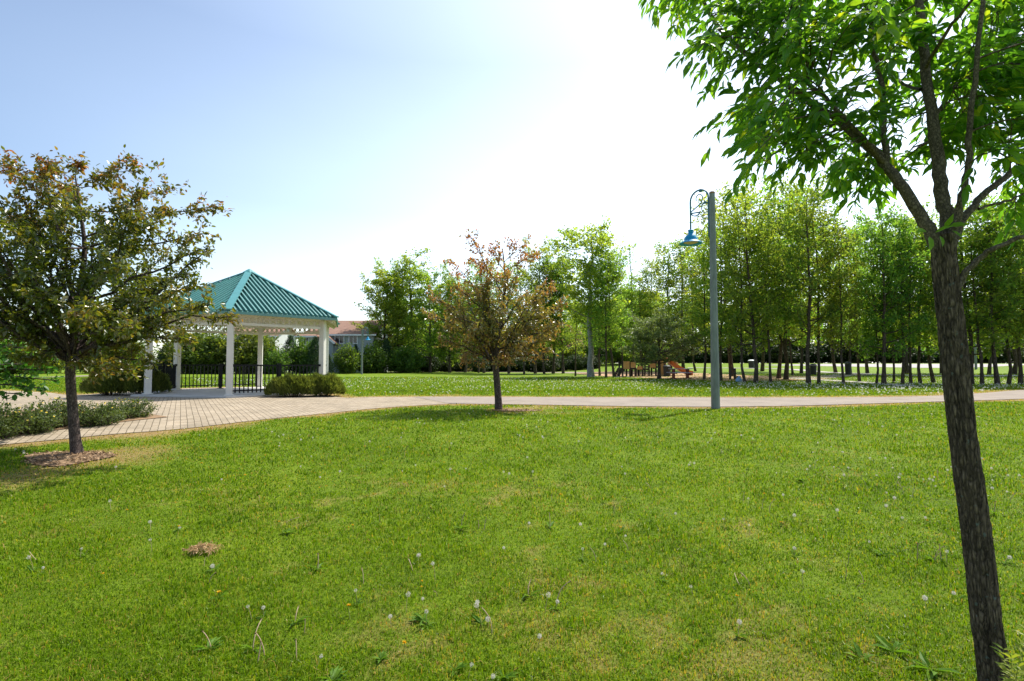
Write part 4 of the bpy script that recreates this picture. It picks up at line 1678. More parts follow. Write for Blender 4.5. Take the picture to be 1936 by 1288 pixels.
# slide: a curved trough
cl = [pp(1262, 685), pp(1266, 684), pp(1271, 688.5), pp(1279, 695), pp(1288, 701), pp(1298, 706.0), pp(1306, 708.6), pp(1310, 709.2)]
cl = smooth_poly(cl, 4)
mb = MB()
prof = [(-0.42, 0.34), (-0.36, 0.04), (-0.2, -0.06), (0.2, -0.06), (0.36, 0.04), (0.42, 0.34), (0.36, 0.34), (0.31, 0.09), (0.18, 0.0), (-0.18, 0.0), (-0.31, 0.09), (-0.36, 0.34)]
vs = []
for p in cl:
    for a, b in prof:
        vs.append((p.x, PY + D / 2 - 0.5 + a, p.z + b))
k = len(prof)
fs = []
for i in range(len(cl) - 1):
    for j in range(k):
        j2 = (j + 1) % k
        fs.append((i * k + j, i * k + j2, (i + 1) * k + j2, (i + 1) * k + j))
fs.append(tuple(range(k)))
fs.append(tuple(range((len(cl) - 1) * k, len(cl) * k))[::-1])
mb.add(vs, fs)
obj("slide", mb, M['orange'], play)
mb = MB()
p = pp(1262, 684)
hood = [p + Vector((0.0, 0, 0.0))]
for s in (-0.45, 0.45):
    mb.tube(smooth_poly([Vector((pp(1263, 690).x, PY + D / 2 - .5 + s, pp(1263, 690).z)), Vector((pp(1265, 679).x, PY + D / 2 - .5 + s, pp(1265, 678).z)), Vector((pp(1273, 680).x, PY + D / 2 - .5 + s, pp(1273, 681).z)), Vector((pp(1281, 688).x, PY + D / 2 - .5 + s, pp(1281, 690).z))], 4), 0.09, 6)
obj("slide_handrail", mb, M['tan'], play)

# picnic table
tb = ground(1286, 717)
TY = tb.y + 0.9
tx0, tx1 = at(1266, 706, TY).x, at(1307, 706, TY).x
zt = g1((tx0 + tx1) / 2, TY)
pt = thing("picnic_table", ((tx0 + tx1) / 2, TY, zt), "long picnic table with dark red legs in front of the orange slide", "picnic table")


def planks(nm, yc, w, z, n, mat, px=0.0):
    mb = MB()
    for i in range(n):
        mb.box(((tx0 + tx1) / 2, yc + (i - (n - 1) / 2) * w / n, z), (tx1 - tx0 - px, w / n * 0.92, 0.045))
    return obj(nm, mb, mat, pt, bevel=0.006)


planks("table_top", TY, 0.75, zt + 0.74, 4, M['table_top'])
planks("bench", TY - 0.68, 0.28, zt + 0.45, 2, M['table_top'])
planks("bench", TY + 0.68, 0.28, zt + 0.45, 2, M['table_top'])
for s in (0.18, 0.82):
    x = tx0 + (tx1 - tx0) * s
    mb = MB()
    for q in (-0.18, 0.18):
        mb.box((x, TY + q, zt + 0.36), (0.1, 0.1, 0.72))
    mb.box((x, TY, zt + 0.40), (0.08, 1.6, 0.07))
    mb.box((x, TY, zt + 0.69), (0.08, 0.74, 0.06))
    mb.box((x, TY, zt + 0.03), (0.1, 1.3, 0.06))
    obj("leg_frame", mb, M['red_frame'], pt)

# dark bin left of the table, and the others
def litter_bin(px, py, h, r, label, lid=None, Y=None):
    b = ground(px, py) if not Y else Vector((at(px, py, Y).x, Y, g1(at(px, py, Y).x, Y)))
    t = thing("litter_bin", tuple(b), label, "litter bin", "litter bins around the playground")
    mb = MB()
    mb.lathe([(0.001, 0), (r * .88, 0.0), (r * .9, 0.02), (r, h * .93), (r * 1.05, h * .94), (r * 1.05, h), (r * .9, h), (r * .85, h * .6), (0.001, h * .58)], tuple(b), 14)
    obj("barrel", mb, M['bin'], t)
    mb = MB()
    mb.lathe([(r * 1.08, h + 0.004), (r * 1.08, h + 0.05), (r * .8, h + 0.13), (r * .35, h + 0.16), (0.001, h + .165)], tuple(b), 14)
    obj("lid", mb, lid or M['bin'], t)


litter_bin(1261, 712, 0.8, 0.3, "dark litter bin at the left end of the picnic table")
litter_bin(1421, 696.2, 0.9, 0.38, "black litter bin with a pale lid on the side path", M['white'])
litter_bin(1538, 709, 0.8, 0.26, "small dark litter bin by the spur path")
litter_bin(1604, 709, 0.95, 0.25, "dark litter bin at the trunk where the paths meet")

# pale blue sack and black crate by the trunks
b = ground(1397, 722)
t = thing("plastic_sack", tuple(b), "pale blue plastic sack standing on the grass right of the near lamp", "sack")
mb = MB()
mb.lathe([(0.001, 0.0), (0.16, 0.0), (0.19, 0.06), (0.18, 0.16), (0.14, 0.24), (0.07, 0.29), (0.04, 0.31), (0.075, 0.36), (0.08, 0.38), (0.001, 0.36)], tuple(b), 12)
for i, v in enumerate(mb.v):
    k = 1 + 0.18 * math.sin(5 * math.atan2(v[1] - b.y, v[0] - b.x) + 9 * (v[2] - b.z))
    mb.v[i] = (b.x + (v[0] - b.x) * k, b.y + (v[1] - b.y) * k * .8, v[2])
obj("sack", mb, M['bag'], t, True)
b = ground(1394, 718.5)
t = thing("crate", tuple(b), "black crate on the wood chips behind the blue sack", "crate")
mb = MB()
for z in (0.04, 0.13, 0.22):
    for s in (-1, 1):
        mb.box((b.x, b.y + s * 0.15, b.z + z), (0.40, 0.02, 0.07))
        mb.box((b.x + s * 0.19, b.y, b.z + z), (0.02, 0.28, 0.07))
mb.box((b.x, b.y, b.z + 0.02), (0.37, 0.27, 0.02))
obj("crate_body", mb, M['bin'], t)
# low black seat frame of two posts
b0, b1 = ground(1380.5, 718.3), ground(1389.5, 718)
t = thing("low_bench", tuple(b0), "small black bench frame at the right end of the wood chips", "bench")
mb = MB()
for q in (b0, b1):
    mb.box((q.x, q.y, q.z + 0.4), (0.05, 0.3, 0.8))
obj("bench_legs", mb, M['bin'], t)
mb = MB()
mb.box(((b0.x + b1.x) / 2, b0.y, b0.z + 0.43), (abs(b1.x - b0.x) - .056, 0.32, 0.05))
mb.box(((b0.x + b1.x) / 2, b0.y + .12, b0.z + 0.74), (abs(b1.x - b0.x) - .056, 0.03, 0.08))
obj("bench_seat", mb, M['bin'], t)


# parked cars beyond the rise
def car(x, y, rz, mat, label):
    z = g1(x, y)
    t = thing("parked_car", (0, 0, 0), label, "car", "cars parked beyond the grove")
    prof = [(-2.1, .35), (-2.15, .65), (-2.05, .85), (-1.5, .92), (-0.95, 1.38), (0.55, 1.42), (1.15, .98), (1.95, .82), (2.15, .6), (2.1, .35)]
    mb = MB()
    mb.prism([(a, -0.82, h) for a, h in prof], (0, 1.64, 0))
    bo = obj("body", mb, mat, t, bevel=0.07)
    for s in (-0.825, 0.825):
        mb = MB()
        mb.prism([(-1.25, s - 0.004, .96), (-0.85, s - 0.004, 1.31), (-0.2, s - 0.004, 1.34), (-0.2, s - 0.004, .96)], (0, 0.008, 0))
        mb.prism([(-0.12, s - 0.004, .96), (-0.12, s - 0.004, 1.34), (0.5, s - 0.004, 1.34), (0.95, s - 0.004, .98)], (0, 0.008, 0))
        obj("side_windows", mb, M['glass'], bo)
    for a in (-1.3, 1.3):
        for s in (-0.78, 0.78):
            mb = MB()
            mb.tube([(a, s - 0.1, 0.32), (a, s + 0.1, 0.32)], 0.32, 16)
            w = obj("wheel", mb, M['tyre'], t)
            mb = MB()
            mb.tube([(a, s - 0.106, 0.32), (a, s + 0.106, 0.32)], 0.19, 12)
            obj("rim", mb, M['rim'], w)
    t.location = (x, y, z)
    t.rotation_euler = (0, 0, rz)


for i, (px, m, lb) in enumerate([(1378, M['car_dark'], "dark parked car behind the trunks just right of the near lamp"), (1412, M['car_silver'], "silver parked car between two dark cars behind the grove"),
                                 (1446, M['car_dark'], "dark parked car at the left end of the parking road")]):
    q = at(px, 683, 106)
    car(q.x, 106, R(4 * i), m, lb)


# ------------------------------------------------------------------ crabapples
def crab(name, label, base_px, trunk, fork_r, tips, Y0, mat, seed, nleaf, leaf, extra, env, r0):
    rf_ = 0.82 if base_px[0] < 500 else 1.0
    b = ground(*base_px)
    Y0 = b.y
    t = thing(name, tuple(b), label, "tree", "crabapple trees on the lawn")
    T = Tree(seed)
    r = T.r
    tp = [np.array(at(px, py, Y0 + dy)) for px, py, dy, _ in trunk]
    tr = [q[3] * rf_ for q in trunk]
    tp[0] = np.array(b) + np.array([0, 0, -0.04])
    P = np.array([tuple(v) for v in smooth_poly([Vector(v) for v in tp], 4)])
    rad = np.interp(np.linspace(0, 1, len(P)), np.linspace(0, 1, len(tr)), tr)
    T.tube(P, rad, 12)
    z0, z1 = P[0][2], P[-1][2]

    def attach(b_, f):
        i = int(np.clip(f, 0, 1) * (len(P) - 1))
        return P[i], rad[i]

    for (px, py, dy, f) in tips:
        e = np.array(at(px, py, Y0 + dy))
        a, ra = attach(e, f)
        L = np.linalg.norm(e - a)
        T.limb(a, e, min(ra * .55, 0.008 + 0.012 * L), (0, 0, r.uniform(-0.03, 0.06)), int(7 + 5 * L), 0.36 if rf_ < 1 else 0.45, None, 6, 0.25, 0.2, 8)
    # fill the whole crown, to the back and the front as well
    for k in range(extra):
        for _ in range(50):
            u = r.uniform(0, 1)
            az = r.uniform(0, 6.28)
            cz, hz_, rx = env
            zz = cz - hz_ + 2 * hz_ * u
            rr = rx * math.sqrt(max(0, 1 - ((zz - cz) / hz_) ** 2)) * r.uniform(0.55, 1.0)
            e = np.array([P[-1][0] * .5 + P[0][0] * .5 + rr * math.cos(az), P[0][1] + rr * math.sin(az), zz])
            break
        f = np.clip((zz - z0 - 0.9) / (z1 - z0) * 0.8, 0.42, 0.97)
        a, ra = attach(e, f)
        L = np.linalg.norm(e - a)
        T.limb(a, e, min(ra * .5, 0.006 + 0.011 * L), (0, 0, r.uniform(-0.05, 0.06)), int(6 + 4 * L), 0.45, None, 5, 0.25, 0.15, 7)
    w = T.wood("trunk")
    w.materials.append(M['bark_crab'])
    wood = link("trunk", w, None, t)
    zc, zh, rx = env
    cx, cy = P[0][0], P[0][1]

    def rf(Pp, rn):
        d = np.hypot(np.hypot(Pp[:, 0] - cx, Pp[:, 1] - cy) / rx, (Pp[:, 2] - zc) / zh)
        return rn * 0.58 + 0.42 * np.clip(d - 0.38, 0, 1) + 0.10 * np.clip(Pp[:, 2] - zc, -1, 1)      # young outer leaves are the bronze ones

    lv = T.leaves("crown", nleaf, leaf, leaf * 0.5, 'oval', 0.035, 0.0, 0.5, -0.35, 0.7, rfun=rf)
    l = lv
    l.materials.append(M[mat])
    link("crown", l, None, t)
    # leaves off, move to local space
    for o in (w, l):
        n = len(o.vertices)
        a = np.empty(n * 3, np.float32)
        o.vertices.foreach_get("co", a)
        a = a.reshape(-1, 3) - np.array(b, np.float32)
        o.vertices.foreach_set("co", a.ravel())
        o.update()
    return t


# (px, py, depth shift, trunk fraction)
left_tips = [(418, 392, 0.3, .80), (266, 322, -0.2, .96), (216, 345, 0.1, .95), (140, 315, 0.0, 1.0), (80, 318, 0.3, .98), (10, 300, -0.2, .95), (-60, 300, 0.2, .9), (330, 360, -0.2, .85),
             (380, 470, 0.4, .62), (392, 440, -0.3, .7), (300, 420, -0.7, .78), (445, 598, 0.1, .50), (400, 575, -0.5, .52), (360, 640, -0.3, .46), (290, 690, -0.4, .43), (330, 560, -0.9, .55), (250, 700, 0.4, .42), (350, 520, 0.8, .58),
             (200, 690, -0.8, .44), (-30, 640, -0.2, .5), (40, 680, -0.5, .47), (-120, 480, 0.1, .6), (-140, 380, 0.3, .75), (-150, 580, 0.2, .5), (80, 660, 0.7, .47), (120, 400, -1.1, .85), (30, 450, -1.2, .75), (230, 500, -1.2, .68), (170, 600, -1.3, .55), (60, 560, -1.2, .6), (150, 590, -1.7, .58), (260, 620, -1.4, .52),
             (300, 470, 1.1, .75), (120, 350, 1.0, .9), (20, 420, 1.2, .8), (250, 600, 1.2, .55)]
yb = T_LEFT.y
crab("crabapple_tree", "large dark bronze green crabapple tree in front of the gazebo at the left", (147, 858),
     [(147, 858, 0, .115), (142, 830, 0, .088), (137, 770, 0, .08), (133, 700, 0, .078), (140, 640, 0, .072), (150, 560, 0.05, .058), (160, 470, 0.1, .04), (150, 390, 0.1, .025), (142, 330, 0.1, .01)],
     None, left_tips, yb, 'leaf_crab', 201, 35000, 0.066, 38, (3.1, 1.35, 1.95), .1)
mid_tips = [(888, 445, 0.0, .80), (852, 492, 0.2, .72), (925, 470, -0.2, .92), (992, 462, 0.2, .95), (1012, 482, -0.3, .9), (805, 590, 0.2, .52), (815, 560, -0.5, .6), (830, 640, -0.4, .46), (870, 680, -0.4, .42), (1072, 575, 0.1, .55),
            (1062, 610, -0.4, .5), (1035, 660, -0.3, .43), (1045, 545, 0.5, .65), (860, 540, -0.9, .65), (960, 520, -1.0, .8), (1000, 640, -1.2, .45), (900, 620, -1.3, .5), (990, 560, -1.2, .62), (910, 560, 1.1, .65), (1000, 590, 1.2, .55), (850, 600, 1.0, .55),
            (960, 680, -0.9, .40), (905, 500, 0.4, .85)]
crab("crabapple_tree", "smaller bronze red crabapple tree beside the path in the middle of the lawn", (943, 775),
     [(943, 775, 0, .115), (942, 755, 0, .092), (939, 715, 0, .085), (937, 684, 0, .082), (942, 640, 0, .055), (950, 590, 0, .042), (955, 530, 0, .028), (950, 470, 0, .012)],
     None, mid_tips, T_MID.y, 'leaf_bronze', 202, 16000, 0.072, 28, (2.95, 0.95, 1.75), .1)

# mulch under the left and middle tree
def mulch_ring(poly, label, seed, n):
    o = sheet("mulch_ring", poly, M['mulch'], 0.014, 0.4)
    r = np.random.default_rng(seed)
    c = poly.mean(0)
    k = r.integers(0, len(poly), n)
    q = np.sqrt(r.uniform(0, 1.15, n))
    X = c[0] + (poly[k, 0] - c[0]) * q
    Y = c[1] + (poly[k, 1] - c[1]) * q
    P = np.stack([X, Y, gz(X, Y) + 0.022], -1)
    A = r.normal(0, 1, (n, 3)) * np.array([1, 1, .2])
    N = r.normal(0, .35, (n, 3)) + np.array([0, 0, 1])
    l = leaf_mesh("bark_chips", P, A, N, r.uniform(.025, .07, n), r.uniform(.012, .03, n), 'diamond', r.uniform(0, 1, n))
    l.materials.append(M['chip'])
    tag(link("bark_chips", l), kind="stuff", label=label)


M['chip'] = leaf_mat("bark_chip", [(0.11, 0.065, 0.035), (0.28, 0.18, 0.10), (0.46, 0.32, 0.20)], None, 0.0, 0.2, 0.8, 1.0)
mulch_ring(RING_L, "bark chips round the foot of the left crabapple", 31, 900)
mulch_ring(RING_M, "bark chips beside the foot of the middle crabapple", 32, 380)

# green leafed tree whose low branches hang in from the left edge
def green_tree():
    b = ground(-130, 850)
    b = Vector((b.x, 9.4, g1(b.x, 9.4)))
    b.x = at(-170, 800, 11.60).x
    t = thing("green_tree", tuple(b), "bright green tree whose low branches hang in at the left edge under the crabapple", "tree")
    T = Tree(301)
    r = T.r
    zt = np.linspace(-0.03, 3.4, 9)
    P = np.stack([0.02 * np.sin(zt * 2), 0.03 * np.cos(zt), zt], -1)
    rad = np.linspace(.08, .02, 9)
    T.tube(P, rad, 10)
    bb = np.array(b)
    tips = [(118, 668, 9.50), (105, 700, 9.20), (88, 735, 9.10), (60, 690, 9.20), (40, 745, 9.00), (20, 665, 9.60), (75, 655, 9.70), (30, 720, 9.40), (-20, 640, 9.40), (-60, 700, 8.90), (100, 645, 9.90), (10, 690, 8.90), (55, 715, 9.30), (110, 720, 9.35),
            (80, 680, 9.50), (-100, 560, 9.70), (-250, 600, 9.20), (-300, 680, 9.50), (-200, 500, 9.40), (-330, 560, 9.80), (-160, 620, 8.60), (-230, 640, 10.20), (-90, 480, 9.20), (-260, 450, 9.50)]
    for i, (px, py, Y) in enumerate(tips):
        e = np.array(at(px, py, Y)) - bb
        f = np.clip((e[2] - 0.15) / 3.2, 0.2, .95)
        k = int(f * 8)
        L = np.linalg.norm(e - P[k])
        T.limb(P[k], e, 0.012 + 0.005 * L, (0, 0, 0.04), 9, 0.32, None, 5, 0.35, 0.0, 8)
    w = T.wood("trunk")
    w.materials.append(M['bark_crab'])
    l = T.leaves("crown", 2600, 0.085, 0.055, 'oval', 0.03, 0.0, 0.5, -0.5, 0.6)
    l.materials.append(M['leaf_bright'])
    link("trunk", w, None, t)
    link("crown", l, None, t)


green_tree()

# ------------------------------------------------------------------ the near ash tree at the right
def ash():
    Y0 = 2.62
    tk = [(1884, 1318, .080), (1874, 1230, .0765), (1866, 1180, .0755), (1852, 1060, .0745), (1829, 890, .0735), (1812, 750, .0705), (1799, 620, .069), (1789, 530, .067), (1784, 480, .066), (1783, 445, .062)]
    base = at(1884, 1318, Y0)
    base.z = g1(base.x, Y0)
    t = thing("ash_tree", tuple(base), "near ash tree with furrowed grey trunk and long green leaves at the right", "tree")
    bb = np.array(base)
    T = Tree(401)
    r = T.r
    # trunk with real furrows
    P = [np.array(at(px, py, Y0)) for px, py, _ in tk]
    P[0][2] = base.z - 0.03
    PP = np.array([tuple(v) for v in smooth_poly([Vector(p) for p in P], 26)])
    rr = np.interp(np.linspace(0, 1, len(PP)), np.linspace(0, 1, len(tk)), [q[2] * 0.80 for q in tk])
    ns = 110
    V, Q = tube_np(PP, rr, ns)
    Cn = np.repeat(PP, ns, axis=0)
    dirn = unit(V - Cn)
    disp = np.zeros(len(V))
    for i in range(len(V)):
        v = V[i]
        a = (i % ns) / ns * 2 * math.pi
        z = v[2]
        q = Vector((math.cos(a) * 3.4, math.sin(a) * 3.4, z * 4.0))
        w = mnoise.noise(q * 1.3) * 0.6
        s = mnoise.noise(Vector((math.cos(a + w * .25) * 5.6, math.sin(a + w * .25) * 5.6, z * 5.5 + 7)))
        s2 = mnoise.noise(Vector((math.cos(a) * 9, math.sin(a) * 9, z * 14)))
        disp[i] = -0.0075 * max(0, 1 - abs(s) * 4.2) + 0.003 * s2 + 0.004 * mnoise.noise(q * .4)
    V = V + dirn * disp[:, None]
    T.V.append(V)
    T.Q.append(Q + T.n)
    T.n += len(V)
    limbs = []

    def L(pts, r0, r1, sides=10):
        p = [np.array(at(px, py, Y)) for px, py, Y in pts]
        S = np.array([tuple(v) for v in smooth_poly([Vector(q) for q in p], 5)])
        S[1:-1] += r.normal(0, .0035, S[1:-1].shape)
        rad = np.linspace(r0 * .72, r1 * .72, len(S))
        T.tube(S, rad, sides)
        limbs.append((S, rad))

    L([(1783, 500, 2.62), (1765, 450, 2.62), (1735, 400, 2.64), (1700, 345, 2.68), (1662, 297, 2.74), (1600, 240, 2.84), (1530, 190, 2.95), (1460, 140, 3.05), (1400, 92, 3.15), (1352, 45, 3.2), (1318, -30, 3.25), (1290, -140, 3.3)], .045, .010)
    L([(1675, 312, 2.72), (1630, 262, 2.7), (1580, 205, 2.72), (1535, 165, 2.75), (1490, 130, 2.8), (1430, 60, 2.85), (1400, -40, 2.9)], .022, .006, 8)
    L([(1678, 318, 2.71), (1672, 250, 2.75), (1668, 180, 2.78), (1655, 100, 2.8), (1640, 20, 2.85), (1630, -120, 2.9)], .024, .010, 8)
    L([(1783, 500, 2.63), (1790, 430, 2.64), (1781, 360, 2.66), (1770, 280, 2.68), (1757, 190, 2.7), (1746, 90, 2.72), (1738, -20, 2.74), (1735, -180, 2.76), (1735, -420, 2.8), (1745, -700, 2.85)], .052, .012, 12)
    L([(1790, 490, 2.6), (1806, 430, 2.58), (1818, 370, 2.56), (1830, 310, 2.54), (1838, 200, 2.5), (1850, 80, 2.45), (1868, -120, 2.4), (1880, -350, 2.35)], .027, .009, 8)
    L([(1792, 490, 2.62), (1815, 425, 2.66), (1850, 380, 2.7), (1900, 335, 2.75), (1960, 298, 2.8), (2060, 240, 2.9), (2180, 150, 3.0), (2260, 20, 3.05)], .030, .008, 8)
    L([(1806, 552, 2.60), (1820, 523, 2.58), (1845, 495, 2.55), (1885, 468, 2.5), (1940, 446, 2.45), (2020, 430, 2.4), (2120, 380, 2.35), (2220, 300, 2.3)], .023, .008, 8)
    L([(1850, 395, 2.7), (1890, 385, 2.74), (1940, 365, 2.78), (2000, 350, 2.8)], .011, .005, 6)
    L([(1762, 230, 2.69), (1800, 170, 2.8), (1850, 120, 2.95), (1910, 70, 3.1), (1990, 20, 3.2)], .016, .006, 7)
    L([(1750, 130, 2.7), (1790, 60, 2.5), (1850, -20, 2.3), (1900, -150, 2.1)], .014, .006, 7)
    L([(1740, 170, 2.7), (1710, 160, 2.85), (1670, 130, 3.1), (1600, 60, 3.35), (1560, -60, 3.5)], .013, .005, 6)
    L([(1738, 0, 2.74), (1660, -150, 3.0), (1560, -280, 3.2)], .016, .006, 6)
    L([(1736, -200, 2.76), (1850, -420, 2.6), (1960, -560, 2.4)], .015, .006, 6)
    L([(1736, -120, 2.76), (1700, -300, 2.4), (1620, -480, 2.0)], .015, .006, 6)
    allp = np.concatenate([s for s, _ in limbs])
    allr = np.concatenate([q for _, q in limbs])
    # leaf clusters: each a twig with several compound leaves of long leaflets
    poly = np.array([(1210, -60), (1240, 10), (1280, 55), (1300, 95), (1340, 108), (1380, 135), (1420, 150), (1385, 190), (1362, 250), (1400, 300), (1432, 330), (1475, 290), (1520, 300), (1560, 285), (1600, 320), (1665, 350),
                     (1715, 395), (1745, 330), (1800, 300), (1850, 300), (1890, 390), (1940, 385), (2010, 360), (2060, 200), (2060, -60)])
    cs_, sn_ = math.cos(PITCH), math.sin(PITCH)
    dz_ = allp[:, 2] - EYE
    dep_ = allp[:, 1] * cs_ + dz_ * sn_
    LPX = np.stack([968 + F * allp[:, 0] / dep_, 644 - F * (dz_ * cs_ - allp[:, 1] * sn_) / dep_], -1)[allr > .012]
    big_ = allr > .012
    tgt = []
    while len(tgt) < 230:
        px, py = r.uniform(1190, 2060), r.uniform(-60, 400)
        if not inside(poly, np.array([px]), np.array([py]))[0]:
            continue
        # keep the two tongues of clear sky inside the crown open
        if (1690 < px < 1730 and 250 < py < 420) or (1790 < px < 1850 and 270 < py < 330 and r.uniform() < .6):
            continue
        near_w = 0.0
        Y = 2.72 + r.normal(0.12, 0.27) + 0.3 * max(0, (1500 - px) / 300)
        Y = float(np.clip(Y, 2.1, 3.7))
        dd_ = np.hypot(LPX[:, 0] - px, LPX[:, 1] - py)
        j_ = int(np.argmin(dd_))
        if dd_[j_] < 38 and Y < allp[big_][j_, 1] + .06 and r.uniform() < .8:
            continue
        tgt.append(np.array(at(px, py, Y)))
    # the rest of the crown, above and beyond the frame
    for k in range(85):
        a = r.uniform(0, 6.28)
        q = math.sqrt(r.uniform(0.02, 1)) * 1.5
        z = r.uniform(3.7, 5.6)
        q *= math.sqrt(max(0.1, 1 - ((z - 3.9) / 1.9) ** 2))
        p = np.array([2.15 + q * math.cos(a), 2.75 + q * math.sin(a), z])
        if p[1] > 2.95 or p[0] < 1.35:
            continue
        tgt.append(p)
    LP, LA, LN, LL, LW, LR = [], [], [], [], [], []
    for e in tgt:
        d = np.linalg.norm(allp - e, axis=1) + allr * -3
        i = int(np.argmin(d))
        a = allp[i]
        v = e - a
        if np.linalg.norm(v) > 0.75:
            a = e - unit(v) * 0.75 if np.linalg.norm(v) > 1.2 else a
        c = T.curve(a, e, (0, 0, 0.08), 6)
        T.tube(c, np.linspace(min(allr[i] * .5, .006), .0018, 6), 4)
        ln = np.linalg.norm(e - a)
        nl = int(r.integers(5, 8))
        tone = r.uniform(-.15, .15) + (0.2 if r.uniform() < .12 else 0)
        for k in range(nl):
            tt = 1 - 0.8 * (k / nl) ** 1.2 * min(1, 0.45 / max(ln, .1))
            p = c[0] + 0
            x = tt * 5
            j = min(int(x), 4)
            p = c[j] + (c[j + 1] - c[j]) * (x - j)
            out = unit(np.array([p[0] - 2.15, p[1] - 2.75, 0.0]))
            rd = unit(unit(e - a) * .8 + out * 0.5 + r.normal(0, .75, 3) + np.array([0, 0, .1]))
            rl = r.uniform(.12, .19)
            # rachis bends down
            pts = np.array([p + rd * rl * s + np.array([0, 0, -0.35 * rl * s * s]) for s in (0, .33, .66, 1)])
            T.tube(pts, [.0016, .0013, .001, .0008], 3)
            npair = int(r.integers(2, 4))
            side = unit(np.cross(rd, [0, 0, 1]) + 1e-3)
            for m in range(npair):
                s = 0.4 + 0.5 * m / max(1, npair - 1)
                q = p + rd * rl * s + np.array([0, 0, -0.35 * rl * s * s])
                for sg in (-1, 1):
                    LP.append(q)
                    LA.append(rd * .65 + side * sg * .75 + np.array([0, 0, -.45]) + r.normal(0, .22, 3))
                    LN.append(np.array([0, 0, 1]) + r.normal(0, .4, 3))
                    l = r.uniform(.062, .100)
                    LL.append(l)
                    LW.append(l * r.uniform(.30, .42))
                    LR.append(np.clip(r.uniform(0, .85) + tone, 0, 1))
            LP.append(pts[-1])
            LA.append(rd * .9 + np.array([0, 0, -.6]) + r.normal(0, .2, 3))
            LN.append(np.array([0, 0, 1]) + r.normal(0, .4, 3))
            LL.append(r.uniform(.075, .11))
            LW.append(LL[-1] * .33)
            LR.append(np.clip(r.uniform(0, .85) + tone, 0, 1))
    # little sprout of leaves at the fork
    for (px, py, ax, ay, az, l) in ((1750, 436, -.6, -.3, -.1, .075), (1757, 447, -.1, -.3, -1, .08), (1768, 440, .3, -.4, .2, .07), (1795, 428, .9, -.3, .1, .085), (1800, 436, .8, -.3, -.8, .07), (1777, 446, 0, -.4, -.9, .06), (1785, 430, .2, -.5, .6, .07)):
        LP.append(np.array(at(px, py, 2.53)))
        LA.append(np.array([ax, ay, az]))
        LN.append(np.array([0.2, -.8, .6]))
        LL.append(l)
        LW.append(l * .45)
        LR.append(.75)
    w = np_mesh("trunk", np.concatenate(T.V) - bb, np.concatenate(T.Q), None, True)
    # thick bark on the trunk, smoother on the limbs
    w.materials.append(M['bark_ash'])
    w.materials.append(M['bark_limb'])
    mi = np.ones(len(w.polygons), np.int32)
    mi[:len(Q)] = 0
    w.polygons.foreach_set("material_index", mi)
    link("trunk", w, None, t)
    l = leaf_mesh("crown", np.array(LP) - bb, np.array(LA), np.array(LN), np.array(LL), np.array(LW), 'lance', np.array(LR))
    l.materials.append(M['leaf_ash'])
    link("crown", l, None, t)
    print("ash leaflets", len(LP))


ash()


# yellow green seedling at the lower right corner
def seedling():
    b = at(1925, 1318, 2.45)
    b.z = g1(b.x, 2.45)
    t = thing("ash_seedling", tuple(b), "yellow green seedling at the foot of the near ash trunk, lower right corner", "plant")
    r = np.random.default_rng(5)
    T = Tree(5)
    LP, LA, LN, LL, LW, LR = [], [], [], [], [], []
    bb = np.array(b)
    for (px, py, Y) in ((1897, 1228, 2.40), (1912, 1245, 2.36), (1935, 1225, 2.45), (1950, 1205, 2.4), (1925, 1262, 2.33), (1905, 1268, 2.38), (1960, 1240, 2.35), (1975, 1225, 2.5), (1940, 1190, 2.5)):
        e = np.array(at(px, py, Y)) - bb
        c = T.curve((0, 0, -.02), e, (0, 0, .1), 6)
        T.tube(c, np.linspace(.003, .001, 6), 4)
        d = unit(c[-1] - c[-2])
        for k in range(7):
            s = .35 + .65 * k / 6
            x = s * 5
            j = min(int(x), 4)
            p = c[j] + (c[j + 1] - c[j]) * (x - j)
            for sg in (-1, 1):
                LP.append(p)
                LA.append(d * .6 + sg * unit(np.cross(d, [0, 0, 1])) + r.normal(0, .25, 3) + np.array([0, 0, .15]))
                LN.append(np.array([0, -.3, 1]) + r.normal(0, .3, 3))
                LL.append(r.uniform(.03, .055))
                LW.append(LL[-1] * .34)
                LR.append(r.uniform(0, 1))
    w = T.wood("stems")
    w.materials.append(M['stalk_green'])
    l = leaf_mesh("leaves", np.array(LP), np.array(LA), np.array(LN), np.array(LL), np.array(LW), 'lance', np.array(LR))
    l.materials.append(M['leaf_sprout'])
    link("stems", w, None, t)
    link("leaves", l, None, t)


seedling()

# ------------------------------------------------------------------ grass
def on_turf(X, Y):
    ok = ~(inside(POLY_PATH, X, Y) | inside(POLY_PLAZA, X, Y))
    ok &= np.hypot(X - LAMP.x, Y - LAMP.y) > 0.12
    hexa = np.array([tuple(hexp(4.0, 0, k))[:2] for k in range(6)])
    ok &= ~inside(hexa, X, Y)
    return ok


